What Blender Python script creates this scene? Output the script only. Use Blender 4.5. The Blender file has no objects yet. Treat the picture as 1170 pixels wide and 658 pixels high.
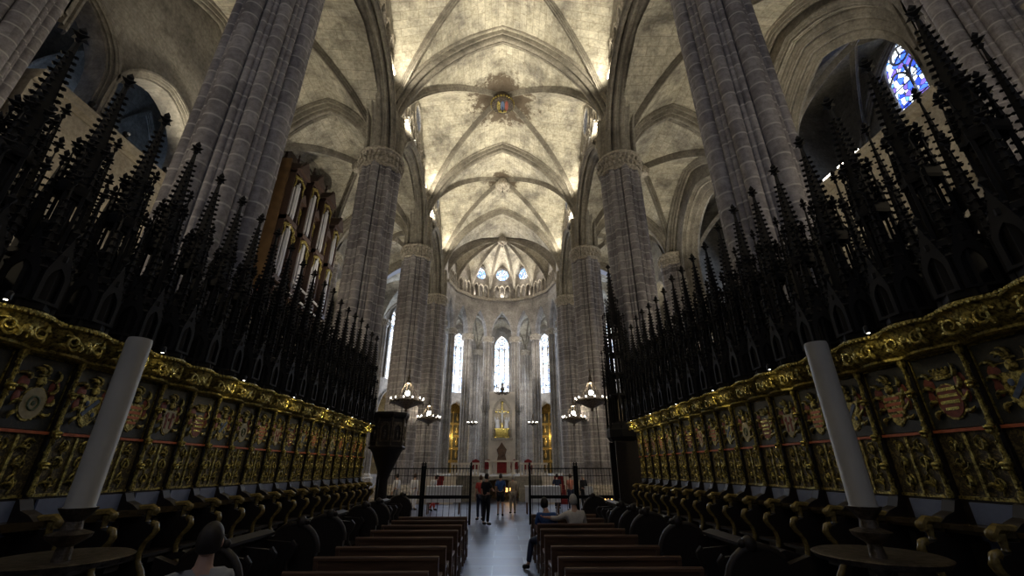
import bpy, math, random
from mathutils import Vector, Matrix
from mathutils.geometry import tessellate_polygon
random.seed(7)
PI = math.pi
scene = bpy.context.scene
COL = scene.collection
R = math.radians

# ------------------------------------------------------------------ materials
def new_mat(name):
    m = bpy.data.materials.new(name); m.use_nodes = True
    nt = m.node_tree; nt.nodes.clear()
    out = nt.nodes.new('ShaderNodeOutputMaterial')
    b = nt.nodes.new('ShaderNodeBsdfPrincipled')
    nt.links.new(b.outputs[0], out.inputs[0])
    return m, nt, b, out
def N(nt, t, **kw):
    n = nt.nodes.new(t)
    for k, v in kw.items():
        if k in n.inputs.keys(): n.inputs[k].default_value = v
        else: setattr(n, k, v)
    return n
def ramp(nt, fac, stops):
    r = nt.nodes.new('ShaderNodeValToRGB')
    e = r.color_ramp.elements
    while len(e) < len(stops): e.new(0.5)
    for el, (p, c) in zip(e, stops):
        el.position = p; el.color = c if len(c) == 4 else (*c, 1)
    nt.links.new(fac, r.inputs[0]); return r
def mixc(nt, fac, a, b, mode='MIX'):
    m = nt.nodes.new('ShaderNodeMix'); m.data_type = 'RGBA'; m.blend_type = mode
    for i, v in ((0, fac), (6, a), (7, b)):
        if isinstance(v, (int, float)): m.inputs[i].default_value = v
        elif isinstance(v, tuple): m.inputs[i].default_value = v if len(v) == 4 else (*v, 1)
        else: nt.links.new(v, m.inputs[i])
    return m.outputs[2]
def mth(nt, op, a, b=0.0):
    m = nt.nodes.new('ShaderNodeMath'); m.operation = op
    for i, v in ((0, a), (1, b)):
        if isinstance(v, (int, float)): m.inputs[i].default_value = v
        else: nt.links.new(v, m.inputs[i])
    return m.outputs[0]
def plain(name, col, rough=.6, metal=0., var=.25, scale=6., spec=.4, bump=0.):
    m, nt, b, _ = new_mat(name)
    g = N(nt, 'ShaderNodeNewGeometry')
    n = N(nt, 'ShaderNodeTexNoise', Scale=scale, Detail=5.)
    nt.links.new(g.outputs['Position'], n.inputs['Vector'])
    c = tuple(col)
    r = ramp(nt, n.outputs['Fac'], [(.3, tuple(x*(1-var) for x in c)), (.7, tuple(min(1, x*(1+var)) for x in c))])
    nt.links.new(r.outputs[0], b.inputs['Base Color'])
    b.inputs['Roughness'].default_value = rough; b.inputs['Metallic'].default_value = metal
    b.inputs['Specular IOR Level'].default_value = spec
    if bump:
        bp = N(nt, 'ShaderNodeBump', Strength=bump, Distance=.02)
        nt.links.new(n.outputs['Fac'], bp.inputs['Height']); nt.links.new(bp.outputs[0], b.inputs['Normal'])
    return m
def emit(name, col, s):
    m, nt, b, out = new_mat(name)
    b.inputs['Base Color'].default_value = (*[min(1, x) for x in col], 1)
    b.inputs['Emission Color'].default_value = (*col, 1); b.inputs['Emission Strength'].default_value = s
    return m
def stone(name, ca, cb, mortar, mode, bw=.9, bh=.36, msize=.012, stain=.5, mort_amt=.6):
    """ashlar stone; mode: 'uv' vault courses, 'wall' world-space wall, 'ring' drum courses on a shaft"""
    m, nt, b, _ = new_mat(name)
    g = N(nt, 'ShaderNodeNewGeometry')
    sx = N(nt, 'ShaderNodeSeparateXYZ'); nt.links.new(g.outputs['Position'], sx.inputs[0])
    n1 = N(nt, 'ShaderNodeTexNoise', Scale=.55, Detail=7., Roughness=.65)
    n2 = N(nt, 'ShaderNodeTexNoise', Scale=7., Detail=6., Roughness=.7)
    for n in (n1, n2): nt.links.new(g.outputs['Position'], n.inputs['Vector'])
    if mode == 'ring':
        f = mth(nt, 'FRACT', mth(nt, 'ADD', mth(nt, 'DIVIDE', sx.outputs[2], bh), mth(nt, 'MULTIPLY', n1.outputs['Fac'], .05)))
        d = mth(nt, 'ABSOLUTE', mth(nt, 'SUBTRACT', f, .5))
        mort = ramp(nt, d, [(.5 - msize*1.9/bh, (0, 0, 0)), (.5 - msize/bh, (1, 1, 1))]).outputs[0]
        cell = mth(nt, 'FLOOR', mth(nt, 'DIVIDE', sx.outputs[2], bh))
        ang = mth(nt, 'FLOOR', mth(nt, 'MULTIPLY', mth(nt, 'ADD', sx.outputs[0], sx.outputs[1]), 2.))
        wn = N(nt, 'ShaderNodeTexWhiteNoise', noise_dimensions='2D')
        cv = N(nt, 'ShaderNodeCombineXYZ'); nt.links.new(cell, cv.inputs[0]); nt.links.new(ang, cv.inputs[1])
        nt.links.new(cv.outputs[0], wn.inputs['Vector']); bc = wn.outputs['Value']
    else:
        br = N(nt, 'ShaderNodeTexBrick', Scale=1.)
        br.inputs['Brick Width'].default_value = bw; br.inputs['Row Height'].default_value = bh
        br.inputs['Mortar Size'].default_value = msize; br.inputs['Mortar Smooth'].default_value = .3
        br.inputs['Color1'].default_value = (0, 0, 0, 1); br.inputs['Color2'].default_value = (1, 1, 1, 1)
        br.inputs['Mortar'].default_value = (.5, .5, .5, 1)
        if mode == 'uv':
            uv = N(nt, 'ShaderNodeUVMap'); nt.links.new(uv.outputs[0], br.inputs['Vector'])
        else:
            cv = N(nt, 'ShaderNodeCombineXYZ')
            nt.links.new(mth(nt, 'ADD', sx.outputs[0], sx.outputs[1]), cv.inputs[0]); nt.links.new(sx.outputs[2], cv.inputs[1])
            nt.links.new(cv.outputs[0], br.inputs['Vector'])
        mort = br.outputs['Fac']; bc = br.outputs['Color']
    base = mixc(nt, bc, ca, cb)
    base = mixc(nt, .75, base, ramp(nt, n2.outputs['Fac'], [(.30, (.42, .42, .42)), (.66, (1.05, 1.05, 1.05))]).outputs[0], 'MULTIPLY')
    dark = ramp(nt, n1.outputs['Fac'], [(.33, (1 - stain, 1 - stain, 1 - stain*.95)), (.56, (1, 1, 1))]).outputs[0]
    base = mixc(nt, 1., base, dark, 'MULTIPLY')
    n3 = N(nt, 'ShaderNodeTexNoise', Scale=2.3, Detail=8., Roughness=.78); nt.links.new(g.outputs['Position'], n3.inputs['Vector'])
    base = mixc(nt, stain*.9, base, ramp(nt, n3.outputs['Fac'], [(.36, (.45, .42, .38)), (.50, (1, 1, 1)), (.66, (1.12, 1.12, 1.12))]).outputs[0], 'MULTIPLY')
    base = mixc(nt, mth(nt, 'MULTIPLY', mort, mort_amt), base, mortar)
    nt.links.new(base, b.inputs['Base Color'])
    b.inputs['Roughness'].default_value = .9; b.inputs['Specular IOR Level'].default_value = .15
    bp = N(nt, 'ShaderNodeBump', Strength=.5, Distance=.03)
    nt.links.new(mth(nt, 'SUBTRACT', n2.outputs['Fac'], mth(nt, 'MULTIPLY', mort, .5)), bp.inputs['Height'])
    nt.links.new(bp.outputs[0], b.inputs['Normal'])
    return m
def vault_mat():
    m = stone('vault_stone', (.55, .51, .41), (.70, .655, .54), (.20, .165, .12), 'uv', .95, .42, .014, .62, .55)
    nt = m.node_tree
    b = next(n for n in nt.nodes if n.type == 'BSDF_PRINCIPLED')
    # soot around each keystone (bays every 9.4 m along the nave) and damp blotches
    src = b.inputs['Base Color'].links[0].from_socket
    g = N(nt, 'ShaderNodeNewGeometry'); n = N(nt, 'ShaderNodeTexNoise', Scale=1.6, Detail=8., Roughness=.72)
    nt.links.new(g.outputs['Position'], n.inputs['Vector'])
    s = N(nt, 'ShaderNodeSeparateXYZ'); nt.links.new(g.outputs['Position'], s.inputs[0])
    best = None
    for (kx, ky, rr) in ((0, 21.75, 3.4), (0, 12.3, 3.6), (0, 31., 2.2)):
        dx = mth(nt, 'SUBTRACT', s.outputs[0], kx); dy = mth(nt, 'SUBTRACT', s.outputs[1], ky)
        d = mth(nt, 'SQRT', mth(nt, 'ADD', mth(nt, 'MULTIPLY', dx, dx), mth(nt, 'MULTIPLY', dy, dy)))
        k = mth(nt, 'SUBTRACT', 1., mth(nt, 'DIVIDE', d, rr))
        best = k if best is None else mth(nt, 'MAXIMUM', best, k)
    k = mth(nt, 'MULTIPLY', mth(nt, 'MAXIMUM', best, 0.), 1.1)
    k = mth(nt, 'ADD', k, mth(nt, 'MULTIPLY', mth(nt, 'SUBTRACT', n.outputs['Fac'], .5), 1.7))
    msk = ramp(nt, k, [(.34, (0, 0, 0)), (.52, (1, 1, 1))]).outputs[0]
    nt.links.new(mixc(nt, mth(nt, 'MULTIPLY', msk, .9), src, (.10, .075, .055)), b.inputs['Base Color'])
    return m
def floor_mat():
    m, nt, b, _ = new_mat('floor_slabs')
    g = N(nt, 'ShaderNodeNewGeometry')
    br = N(nt, 'ShaderNodeTexBrick', Scale=1.)
    br.inputs['Brick Width'].default_value = 1.45; br.inputs['Row Height'].default_value = .92
    br.inputs['Mortar Size'].default_value = .018; br.inputs['Mortar Smooth'].default_value = .4
    br.inputs['Color1'].default_value = (.055, .070, .120, 1); br.inputs['Color2'].default_value = (.13, .16, .24, 1)
    br.inputs['Mortar'].default_value = (.26, .28, .33, 1)
    nt.links.new(g.outputs['Position'], br.inputs['Vector'])
    n = N(nt, 'ShaderNodeTexNoise', Scale=2.2, Detail=8., Roughness=.7); nt.links.new(g.outputs['Position'], n.inputs['Vector'])
    c = mixc(nt, .8, br.outputs['Color'], ramp(nt, n.outputs['Fac'], [(.34, (.35, .36, .40)), (.5, (.8, .82, .9)), (.66, (1.35, 1.35, 1.4))]).outputs[0], 'MULTIPLY')
    nt.links.new(c, b.inputs['Base Color'])
    r = ramp(nt, n.outputs['Fac'], [(.3, (.27, .27, .27)), (.75, (.38, .38, .38))]); nt.links.new(r.outputs[0], b.inputs['Roughness'])
    bp = N(nt, 'ShaderNodeBump', Strength=.10, Distance=.01)
    nt.links.new(mth(nt, 'SUBTRACT', n.outputs['Fac'], mth(nt, 'MULTIPLY', br.outputs['Fac'], .5)), bp.inputs['Height']); nt.links.new(bp.outputs[0], b.inputs['Normal'])
    return m
def glass_mat(name, cols, s, scale=5., lead=.06):
    m, nt, b, out = new_mat(name)
    g = N(nt, 'ShaderNodeNewGeometry')
    v = N(nt, 'ShaderNodeTexVoronoi', Scale=scale); nt.links.new(g.outputs['Position'], v.inputs['Vector'])
    ve = N(nt, 'ShaderNodeTexVoronoi', Scale=scale, feature='DISTANCE_TO_EDGE'); nt.links.new(g.outputs['Position'], ve.inputs['Vector'])
    sp = N(nt, 'ShaderNodeSeparateColor'); nt.links.new(v.outputs['Color'], sp.inputs[0])
    r = ramp(nt, sp.outputs[0], [(i/len(cols), c) for i, c in enumerate(cols)]); r.color_ramp.interpolation = 'CONSTANT'
    lm = ramp(nt, ve.outputs['Distance'], [(lead*.5, (0, 0, 0)), (lead, (1, 1, 1))]).outputs[0]
    c = mixc(nt, lm, (.01, .01, .015), r.outputs[0])
    nt.links.new(c, b.inputs['Emission Color']); b.inputs['Emission Strength'].default_value = s
    b.inputs['Base Color'].default_value = (.05, .05, .06, 1); b.inputs['Roughness'].default_value = .2
    return m
def wood_mat(name, ca, cb, rough=.4, scale=(18, 1.2, 18)):
    m, nt, b, _ = new_mat(name)
    tc = N(nt, 'ShaderNodeTexCoord'); mp = N(nt, 'ShaderNodeMapping'); mp.inputs['Scale'].default_value = scale
    nt.links.new(tc.outputs['Object'], mp.inputs[0])
    n = N(nt, 'ShaderNodeTexNoise', Scale=1., Detail=6., Roughness=.6, Distortion=.6); nt.links.new(mp.outputs[0], n.inputs['Vector'])
    r = ramp(nt, n.outputs['Fac'], [(.3, ca), (.7, cb)]); nt.links.new(r.outputs[0], b.inputs['Base Color'])
    b.inputs['Roughness'].default_value = rough; b.inputs['Specular IOR Level'].default_value = .4
    return m
def gold_mat(name, ca, cb, rough=.35, scale=30.):
    m, nt, b, _ = new_mat(name)
    tc = N(nt, 'ShaderNodeTexCoord')
    n = N(nt, 'ShaderNodeTexNoise', Scale=scale, Detail=4., Roughness=.65); nt.links.new(tc.outputs['Object'], n.inputs['Vector'])
    r = ramp(nt, n.outputs['Fac'], [(.38, ca), (.62, cb)]); nt.links.new(r.outputs[0], b.inputs['Base Color'])
    b.inputs['Metallic'].default_value = .75; b.inputs['Roughness'].default_value = rough
    bp = N(nt, 'ShaderNodeBump', Strength=.8, Distance=.02); nt.links.new(n.outputs['Fac'], bp.inputs['Height']); nt.links.new(bp.outputs[0], b.inputs['Normal'])
    return m
def panel_mat(name, ground, motif, scale=16., th=.55):
    m, nt, b, _ = new_mat(name)
    tc = N(nt, 'ShaderNodeTexCoord')
    n = N(nt, 'ShaderNodeTexNoise', Scale=scale, Detail=3., Roughness=.6, Distortion=1.2); nt.links.new(tc.outputs['Object'], n.inputs['Vector'])
    r = ramp(nt, n.outputs['Fac'], [(th - .03, ground), (th + .05, motif)]); nt.links.new(r.outputs[0], b.inputs['Base Color'])
    b.inputs['Roughness'].default_value = .5
    return m
M = {
 'vault': vault_mat(),
 'arch': stone('arch_stone', (.33, .30, .25), (.43, .395, .33), (.23, .20, .165), 'wall', .7, .5, .012, .45, .4),
 'pier': stone('pier_stone', (.32, .30, .31), (.45, .425, .43), (.62, .59, .57), 'ring', .6, .40, .015, .35, .6),
 'wall': stone('wall_stone', (.34, .315, .27), (.45, .415, .35), (.24, .215, .18), 'wall', .95, .42, .015, .45, .6),
 'apse': stone('apse_stone', (.40, .37, .335), (.50, .465, .42), (.27, .25, .225), 'wall', .8, .40, .013, .4, .5),
 'parapet': stone('parapet_stone', (.52, .46, .36), (.60, .54, .42), (.36, .32, .25), 'wall', 1.3, .8, .014, .3, .5),
 'carved': plain('carved_stone', (.42, .38, .32), .9, 0, .4, 9., .2, .6),
 'floor': floor_mat(),
 'dark_wood': wood_mat('dark_oak', (.010, .007, .006), (.024, .016, .012), .55),
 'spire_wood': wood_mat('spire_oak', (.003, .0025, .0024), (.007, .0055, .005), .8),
 'arm_wood': wood_mat('polished_oak', (.09, .062, .022), (.30, .22, .07), .22),
 'rail_wood': wood_mat('dark_polished_oak', (.030, .021, .010), (.075, .052, .022), .25),
 'pew_wood': wood_mat('pew_wood', (.085, .045, .026), (.15, .085, .050), .32, (2, 14, 14)),
 'gold': gold_mat('worn_gilding', (.055, .042, .012), (.56, .455, .13), .36, 26.),
 'gold2': gold_mat('bright_gilding', (.30, .23, .05), (.82, .67, .20), .26, 18.),
 'panel_dark': panel_mat('painted_dark_panel', (.020, .023, .022), (.048, .042, .028), 22., .56),
 'panel_gold': panel_mat('gilt_arabesque_panel', (.040, .030, .014), (.17, .13, .045), 24., .52),
 'red_paint': plain('red_paint', (.46, .12, .045), .5, 0, .2, 20.),
 'dull_red': plain('dull_red_paint', (.20, .050, .032), .55, 0, .35, 25.),
 'cream_paint': plain('cream_paint', (.34, .29, .17), .5, 0, .2, 20.),
 'blue_paint': plain('blue_paint', (.07, .10, .17), .5, 0, .25, 20.),
 'green_paint': plain('green_paint', (.10, .13, .07), .5, 0, .25, 20.),
 'pad': plain('grey_leather', (.17, .20, .30), .38, 0, .12, 8.),
 'iron': plain('black_iron', (.012, .012, .013), .5, .6, .2, 8.),
 'retable_gold': gold_mat('chapel_gilding', (.34, .20, .05), (.85, .60, .20), .3, 8.),
 'bronze': gold_mat('dark_bronze', (.05, .04, .03), (.16, .13, .10), .4, 12.),
 'candle': plain('pale_grey_wax', (.36, .34, .30), .5, 0, .06, 4.),
 'bulb': emit('lit_bulb', (1., .86, .62), 60.),
 'bulb_dim': emit('lit_small_lamp', (1., .93, .8), 9.),
 'strip': emit('lit_strip_lamp', (1., .95, .82), 9.),
 'glass_white': glass_mat('pale_stained_glass', [(.80, .90, 1.), (1., 1., 1.), (.62, .80, 1.), (.95, .93, .88), (1., 1., 1.), (.40, .55, .9)], 2.8, 3.4, .05),
 'glass_blue': glass_mat('blue_stained_glass', [(.04, .12, .85), (.60, .80, 1.), (.02, .05, .5), (.85, .95, 1.), (.10, .30, 1.), (.8, .9, 1.), (.12, .08, .35)], 3.0, 4.2, .07),
 'glass_rose': glass_mat('rose_stained_glass', [(.35, .60, 1.), (.95, .98, 1.), (.20, .40, 1.), (.75, .88, 1.)], 3.6, 5., .06),
 'glass_dim': glass_mat('dim_blue_glass', [(.16, .22, .42), (.30, .40, .62), (.10, .14, .30)], .55, 2.6, .05),
 'organ_wood': wood_mat('organ_oak', (.045, .026, .020), (.085, .050, .038), .55),
 'organ_side': plain('organ_side_boards', (.20, .12, .055), .55, 0, .2, 3.),
 'pipe': plain('tin_pipe', (.62, .62, .66), .38, .5, .08, 3.),
 'marble': plain('pale_marble', (.60, .54, .46), .5, 0, .1, 3.),
 'white_cloth': plain('white_cloth', (.75, .76, .80), .7, 0, .06, 5.),
 'red_cloth': plain('red_velvet', (.17, .012, .014), .8, 0, .2, 6.),
 'skin': plain('skin', (.48, .29, .21), .55, 0, .06, 14.),
 'hair_dark': plain('dark_hair', (.018, .013, .011), .6, 0, .3, 40.),
 'hair_grey': plain('grey_hair', (.42, .40, .37), .7, 0, .2, 40.),
 'hair_brown': plain('brown_hair', (.09, .05, .03), .6, 0, .3, 40.),
 'c_black': plain('black_cloth', (.014, .014, .018), .85), 'c_blue': plain('blue_cloth', (.035, .09, .26), .85),
 'c_navy': plain('navy_cloth', (.025, .035, .075), .85), 'c_white': plain('cream_knit', (.56, .52, .47), .9),
 'c_grey': plain('grey_cloth', (.30, .30, .30), .9), 'c_red': plain('red_cloth', (.42, .05, .045), .85),
 'c_pink': plain('salmon_cloth', (.60, .24, .17), .85), 'c_beige': plain('beige_cloth', (.40, .33, .25), .9),
 'shoe': plain('dark_shoe', (.02, .018, .016), .6), 'paper': plain('white_paper', (.8, .8, .8), .7),
}
# ------------------------------------------------------------------ mesh building
class MB:
    def __init__(s): s.v = []; s.f = []; s.uv = {}
    def add(s, vs, fs, uvs=None):
        o = len(s.v); s.v.extend([tuple(p) for p in vs])
        for i, f in enumerate(fs):
            if uvs: s.uv[len(s.f)] = uvs[i]
            s.f.append(tuple(o + k for k in f))
        return s
    def box(s, x0, x1, y0, y1, z0, z1):
        return s.add([(x, y, z) for z in (z0, z1) for y in (y0, y1) for x in (x0, x1)],
            [(0, 2, 3, 1), (4, 5, 7, 6), (0, 1, 5, 4), (2, 6, 7, 3), (0, 4, 6, 2), (1, 3, 7, 5)])
    def bevbox(s, x0, x1, y0, y1, z0, z1, b=.01):
        """box with chamfered vertical and top edges"""
        o = [(x0+b, y0), (x1-b, y0), (x1, y0+b), (x1, y1-b), (x1-b, y1), (x0+b, y1), (x0, y1-b), (x0, y0+b)]
        i = [(min(max(x, x0+b), x1-b), min(max(y, y0+b), y1-b)) for x, y in o]
        vs = [(x, y, z0) for x, y in o] + [(x, y, z1-b) for x, y in o] + [(x, y, z1) for x, y in i]
        fs = [tuple(range(7, -1, -1)), tuple(range(16, 24))]
        for k in range(8):
            j = (k+1) % 8; fs += [(k, j, 8+j, 8+k), (8+k, 8+j, 16+j, 16+k)]
        return s.add(vs, fs)
    def lathe(s, prof, n=16, c=(0, 0, 0), sx=1, sy=1, rot=0, a0=0, a1=2*PI):
        full = abs(a1 - a0 - 2*PI) < 1e-6; m = n if full else n + 1
        vs = []
        for r, z in prof:
            for k in range(m):
                a = rot + a0 + (a1-a0)*k/n; vs.append((c[0]+r*math.cos(a)*sx, c[1]+r*math.sin(a)*sy, c[2]+z))
        fs = []
        for i in range(len(prof)-1):
            for k in range(n):
                j = (k+1) % m; fs.append((i*m+k, i*m+j, (i+1)*m+j, (i+1)*m+k))
        if full:
            if prof[0][0] > 1e-4: fs.append(tuple(range(m-1, -1, -1)))
            if prof[-1][0] > 1e-4: fs.append(tuple((len(prof)-1)*m + k for k in range(m)))
        return s.add(vs, fs)
    def tube(s, pts, r, n=6, caps=True, up=None):
        pts = [Vector(p) for p in pts]; m = len(pts)
        rs = r if isinstance(r, (list, tuple)) else [r]*m
        vs = []; ref = None
        for i, p in enumerate(pts):
            d = (pts[min(i+1, m-1)] - pts[max(i-1, 0)])
            d = d.normalized() if d.length > 1e-9 else Vector((0, 0, 1))
            if ref is None: ref = d.orthogonal().normalized() if up is None else Vector(up)
            ref = (ref - d*ref.dot(d)); ref = ref.normalized() if ref.length > 1e-6 else d.orthogonal().normalized()
            b = d.cross(ref)
            for k in range(n):
                a = 2*PI*k/n; vs.append(p + (ref*math.cos(a) + b*math.sin(a))*rs[i])
        fs = [(i*n+k, i*n+(k+1) % n, (i+1)*n+(k+1) % n, (i+1)*n+k) for i in range(m-1) for k in range(n)]
        if caps: fs += [tuple(range(n-1, -1, -1)), tuple((m-1)*n+k for k in range(n))]
        return s.add(vs, fs)
    def octa(s, c, rx, ry=None, rz=None):
        ry = rx if ry is None else ry; rz = rx if rz is None else rz
        x, y, z = c
        return s.add([(x+rx, y, z), (x-rx, y, z), (x, y+ry, z), (x, y-ry, z), (x, y, z+rz), (x, y, z-rz)],
            [(0, 2, 4), (2, 1, 4), (1, 3, 4), (3, 0, 4), (2, 0, 5), (1, 2, 5), (3, 1, 5), (0, 3, 5)])
    def ball(s, c, rx, ry=None, rz=None, n=10, m=6, M3=None):
        ry = rx if ry is None else ry; rz = rx if rz is None else rz
        vs = [Vector((0, 0, -rz))]
        for i in range(1, m):
            t = PI*i/m - PI/2
            for k in range(n): vs.append(Vector((rx*math.cos(t)*math.cos(2*PI*k/n), ry*math.cos(t)*math.sin(2*PI*k/n), rz*math.sin(t))))
        vs.append(Vector((0, 0, rz)))
        if M3: vs = [M3 @ v for v in vs]
        fs = [(0, 1+(k+1) % n, 1+k) for k in range(n)]
        for i in range(m-2):
            for k in range(n): fs.append((1+i*n+k, 1+i*n+(k+1) % n, 1+(i+1)*n+(k+1) % n, 1+(i+1)*n+k))
        l = len(vs)-1; fs += [(l, l-n+k, l-n+(k+1) % n) for k in range(n)]
        return s.add([v+Vector(c) for v in vs], fs)
    def slab(s, outer, holes, th, fr):
        """flat plate with holes; fr = (origin, u, v, n) ; front at n=0, back at n=th"""
        O, U, V, W = [Vector(a) for a in fr]
        loops = [outer] + holes
        pts = [p for l in loops for p in l]
        tris = tessellate_polygon([[Vector((p[0], p[1], 0)) for p in l] for l in loops])
        k = len(pts)
        vs = [O+U*p[0]+V*p[1] for p in pts] + [O+U*p[0]+V*p[1]+W*th for p in pts]
        fs = [tuple(t) for t in tris] + [tuple(k+i for i in reversed(t)) for t in tris]
        o = 0
        for l in loops:
            m = len(l)
            for i in range(m):
                j = (i+1) % m; fs.append((o+i, o+j, k+o+j, k+o+i))
            o += m
        return s.add(vs, fs)
    def prism(s, poly, fr, th):
        return s.slab(poly, [], th, fr)
    def sweep(s, path, prof, d, nrm, o=(0, 0, 0), closed=False):
        """path: 2D (s,z) polyline in the plane spanned by d and Z; prof: (w,e) with w along nrm, e outwards"""
        d = Vector(d); nrm = Vector(nrm); o = Vector(o); m = len(path); vs = []
        for i in range(m):
            a = path[max(i-1, 0)]; p = path[i]; b = path[min(i+1, m-1)]
            def nn(q, r):
                tx, tz = r[0]-q[0], r[1]-q[1]; l = math.hypot(tx, tz) or 1; return (tz/l, -tx/l)
            n1 = nn(a, p) if i > 0 else nn(p, b); n2 = nn(p, b) if i < m-1 else n1
            nx, nz = n1[0]+n2[0], n1[1]+n2[1]; l = nx*nx+nz*nz
            k = 2/l if l > .2 else 1; nx *= k; nz *= k
            for w, e in prof: vs.append(o + d*(p[0]+nx*e) + Vector((0, 0, p[1]+nz*e)) + nrm*w)
        q = len(prof)
        fs = [(i*q+k, i*q+k+1, (i+1)*q+k+1, (i+1)*q+k) for i in range(m-1) for k in range(q-1)]
        if closed: fs += [(i*q+q-1, i*q, (i+1)*q, (i+1)*q+q-1) for i in range(m-1)]
        return s.add(vs, fs)
    def build(s, name, mat, parent=None, smooth=None, loc=None, rz=0):
        me = bpy.data.meshes.new(name); me.from_pydata(s.v, [], s.f)
        if s.uv:
            ul = me.uv_layers.new(name='UVMap')
            for p in me.polygons:
                u = s.uv.get(p.index)
                if u:
                    for li, q in zip(p.loop_indices, u): ul.data[li].uv = q
        me.validate(); me.update()
        if smooth is not None:
            me.shade_smooth(); me.set_sharp_from_angle(angle=R(smooth))
        if isinstance(mat, str): mat = M[mat]
        me.materials.append(mat)
        o = bpy.data.objects.new(name, me); COL.objects.link(o)
        if parent is not None: o.parent = parent
        if loc: o.location = loc
        if rz: o.rotation_euler = (0, 0, rz)
        return o
    def fix(s):
        """consistent outward normals"""
        import bmesh
        me = bpy.data.meshes.new('t'); me.from_pydata(s.v, [], s.f)
        bm = bmesh.new(); bm.from_mesh(me); bmesh.ops.recalc_face_normals(bm, faces=bm.faces)
        s.v = [tuple(v.co) for v in bm.verts]; s.f = [tuple(v.index for v in f.verts) for f in bm.faces]
        bm.free(); bpy.data.meshes.remove(me); return s
def tag(o, label=None, cat=None, group=None, kind=None):
    if label: o['label'] = label
    if cat: o['category'] = cat
    if group: o['group'] = group
    if kind: o['kind'] = kind
    return o
def thing(name, label, cat, loc=(0, 0, 0), rz=0, group=None, kind=None):
    o = bpy.data.objects.new(name, None); o.empty_display_size = .2; COL.objects.link(o)
    o.location = loc; o.rotation_euler = (0, 0, rz)
    return tag(o, label, cat, group, kind)
def copy_tree(o, parent=None):
    c = o.copy(); COL.objects.link(c)
    if parent is not None: c.parent = parent
    for ch in o.children: copy_tree(ch, c)
    return c
def dup(o, loc, rz, label, group=None):
    c = copy_tree(o); c.location = loc; c.rotation_euler = (0, 0, rz); c['label'] = label
    if group: c['group'] = group
    return c
ORD = ['first', 'second', 'third', 'fourth', 'fifth', 'sixth', 'seventh', 'eighth', 'ninth', 'tenth', 'eleventh', 'twelfth', 'thirteenth', 'fourteenth',
       'fifteenth', 'sixteenth', 'seventeenth', 'eighteenth', 'nineteenth', 'twentieth', 'twenty-first', 'twenty-second', 'twenty-third']
def gprof(t, c):
    x = 1 - t; return math.sqrt(max(0, (1+c)**2 - (x+c)**2))/math.sqrt(1+2*c)
def pointed(half, zs, rise, n=14, bottom=None, cx=0.):
    """pointed arch polyline from right foot over the apex to the left foot, in (s,z), optional stilt"""
    ratio = rise/half; c = max(0., (ratio*ratio-1)/2); pts = []
    if bottom is not None: pts.append((cx+half, bottom))
    for i in range(n+1):
        t = (i/n)**1.6; pts.append((cx+half*(1-t), zs+rise*gprof(t, c)))
    L = [(2*cx-x, z) for x, z in reversed(pts[:-1])]
    return pts + L
def ROLL(W, D):
    """moulded arch section: central roll, two deep hollows with side rolls, outer fillets"""
    h = [(0, 0), (.10, .02), (.17, .10), (.20, .30), (.26, .56), (.31, .40), (.39, .20), (.48, .22), (.54, .36), (.56, .62), (.62, .78), (.68, .60), (.76, .46), (.86, .46), (.92, .58), (.93, .72), (1., .74), (1., 1.)]
    return [(-w*W, e*D) for w, e in reversed(h[1:])]+[(w*W, e*D) for w, e in h]
# ================================================================== THE CHURCH
PX = 6.0                               # pier axis
AX = 12.3                              # aisle outer wall
PY = [-1.8, 7.7, 17.0, 26.5, 35.5]     # pier rows
CA = (0., 40.4)                        # centre of the apse
S_ = lambda o, lab, cat: tag(o, lab, cat, None, 'structure')

# ---- floor
f = MB(); f.box(-26, 26, -14, 62, -.3, 0)
S_(f.build('floor', 'floor'), 'grey stone slab floor running down the centre aisle', 'floor')

# ---- clustered piers
def lobed(circles, core, n=144):
    pts = []
    for k in range(n):
        a = 2*PI*k/n; dx, dy = math.cos(a), math.sin(a); best = core
        for cx, cy, r in circles:
            b = cx*dx+cy*dy; d = b*b-(cx*cx+cy*cy-r*r)
            if d > 0: best = max(best, b+math.sqrt(d))
        pts.append((best*dx, best*dy))
    return pts
def pier_section(s=1.):
    C = []
    for k in range(4):
        a = k*PI/2
        C.append((.81*math.cos(a), .81*math.sin(a), .20)); b_ = a+PI/4; C.append((.80*math.cos(b_), .80*math.sin(b_), .15))
        for q in (-1, 1):
            for (dg, d, r) in ((20.5, .80, .072), (29.5, .775, .060)):
                c = a+q*R(dg); C.append((d*math.cos(c), d*math.sin(c), r))
    return [(x*s, y*s) for x, y in lobed(C, .60, 320)]
SEC = pier_section()
def loft(levels, sec):
    mb = MB(); n = len(sec)
    for i, (z, k) in enumerate(levels): mb.v += [(x*k, y*k, z) for x, y in sec]
    for i in range(len(levels)-1):
        for k in range(n): j = (k+1) % n; mb.f.append((i*n+k, i*n+j, (i+1)*n+j, (i+1)*n+k))
    return mb
def capital(mb, r, z0, h, n=28, sx=1.):
    """carved foliage band: two rows of leaves on a flaring bell with an abacus"""
    mb.lathe([(r*.98, z0), (r*1.05, z0+.04), (r*1.05, z0+.10), (r*.99, z0+.13), (r*1.02, z0+h*.5), (r*1.12, z0+h*.8), (r*1.17, z0+h*.82), (r*1.17, z0+h*.93), (r*1.10, z0+h)], n)
    for row in range(2):
        for k in range(n):
            a = 2*PI*(k+.5*row)/n + random.uniform(-.05, .05)
            rr = r*(1.05+.06*row); z = z0+h*(.32+.30*row)
            mb.ball((rr*math.cos(a), rr*math.sin(a), z+random.uniform(-.02, .02)), r*.085, r*.085, h*.16, 6, 4)
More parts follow.
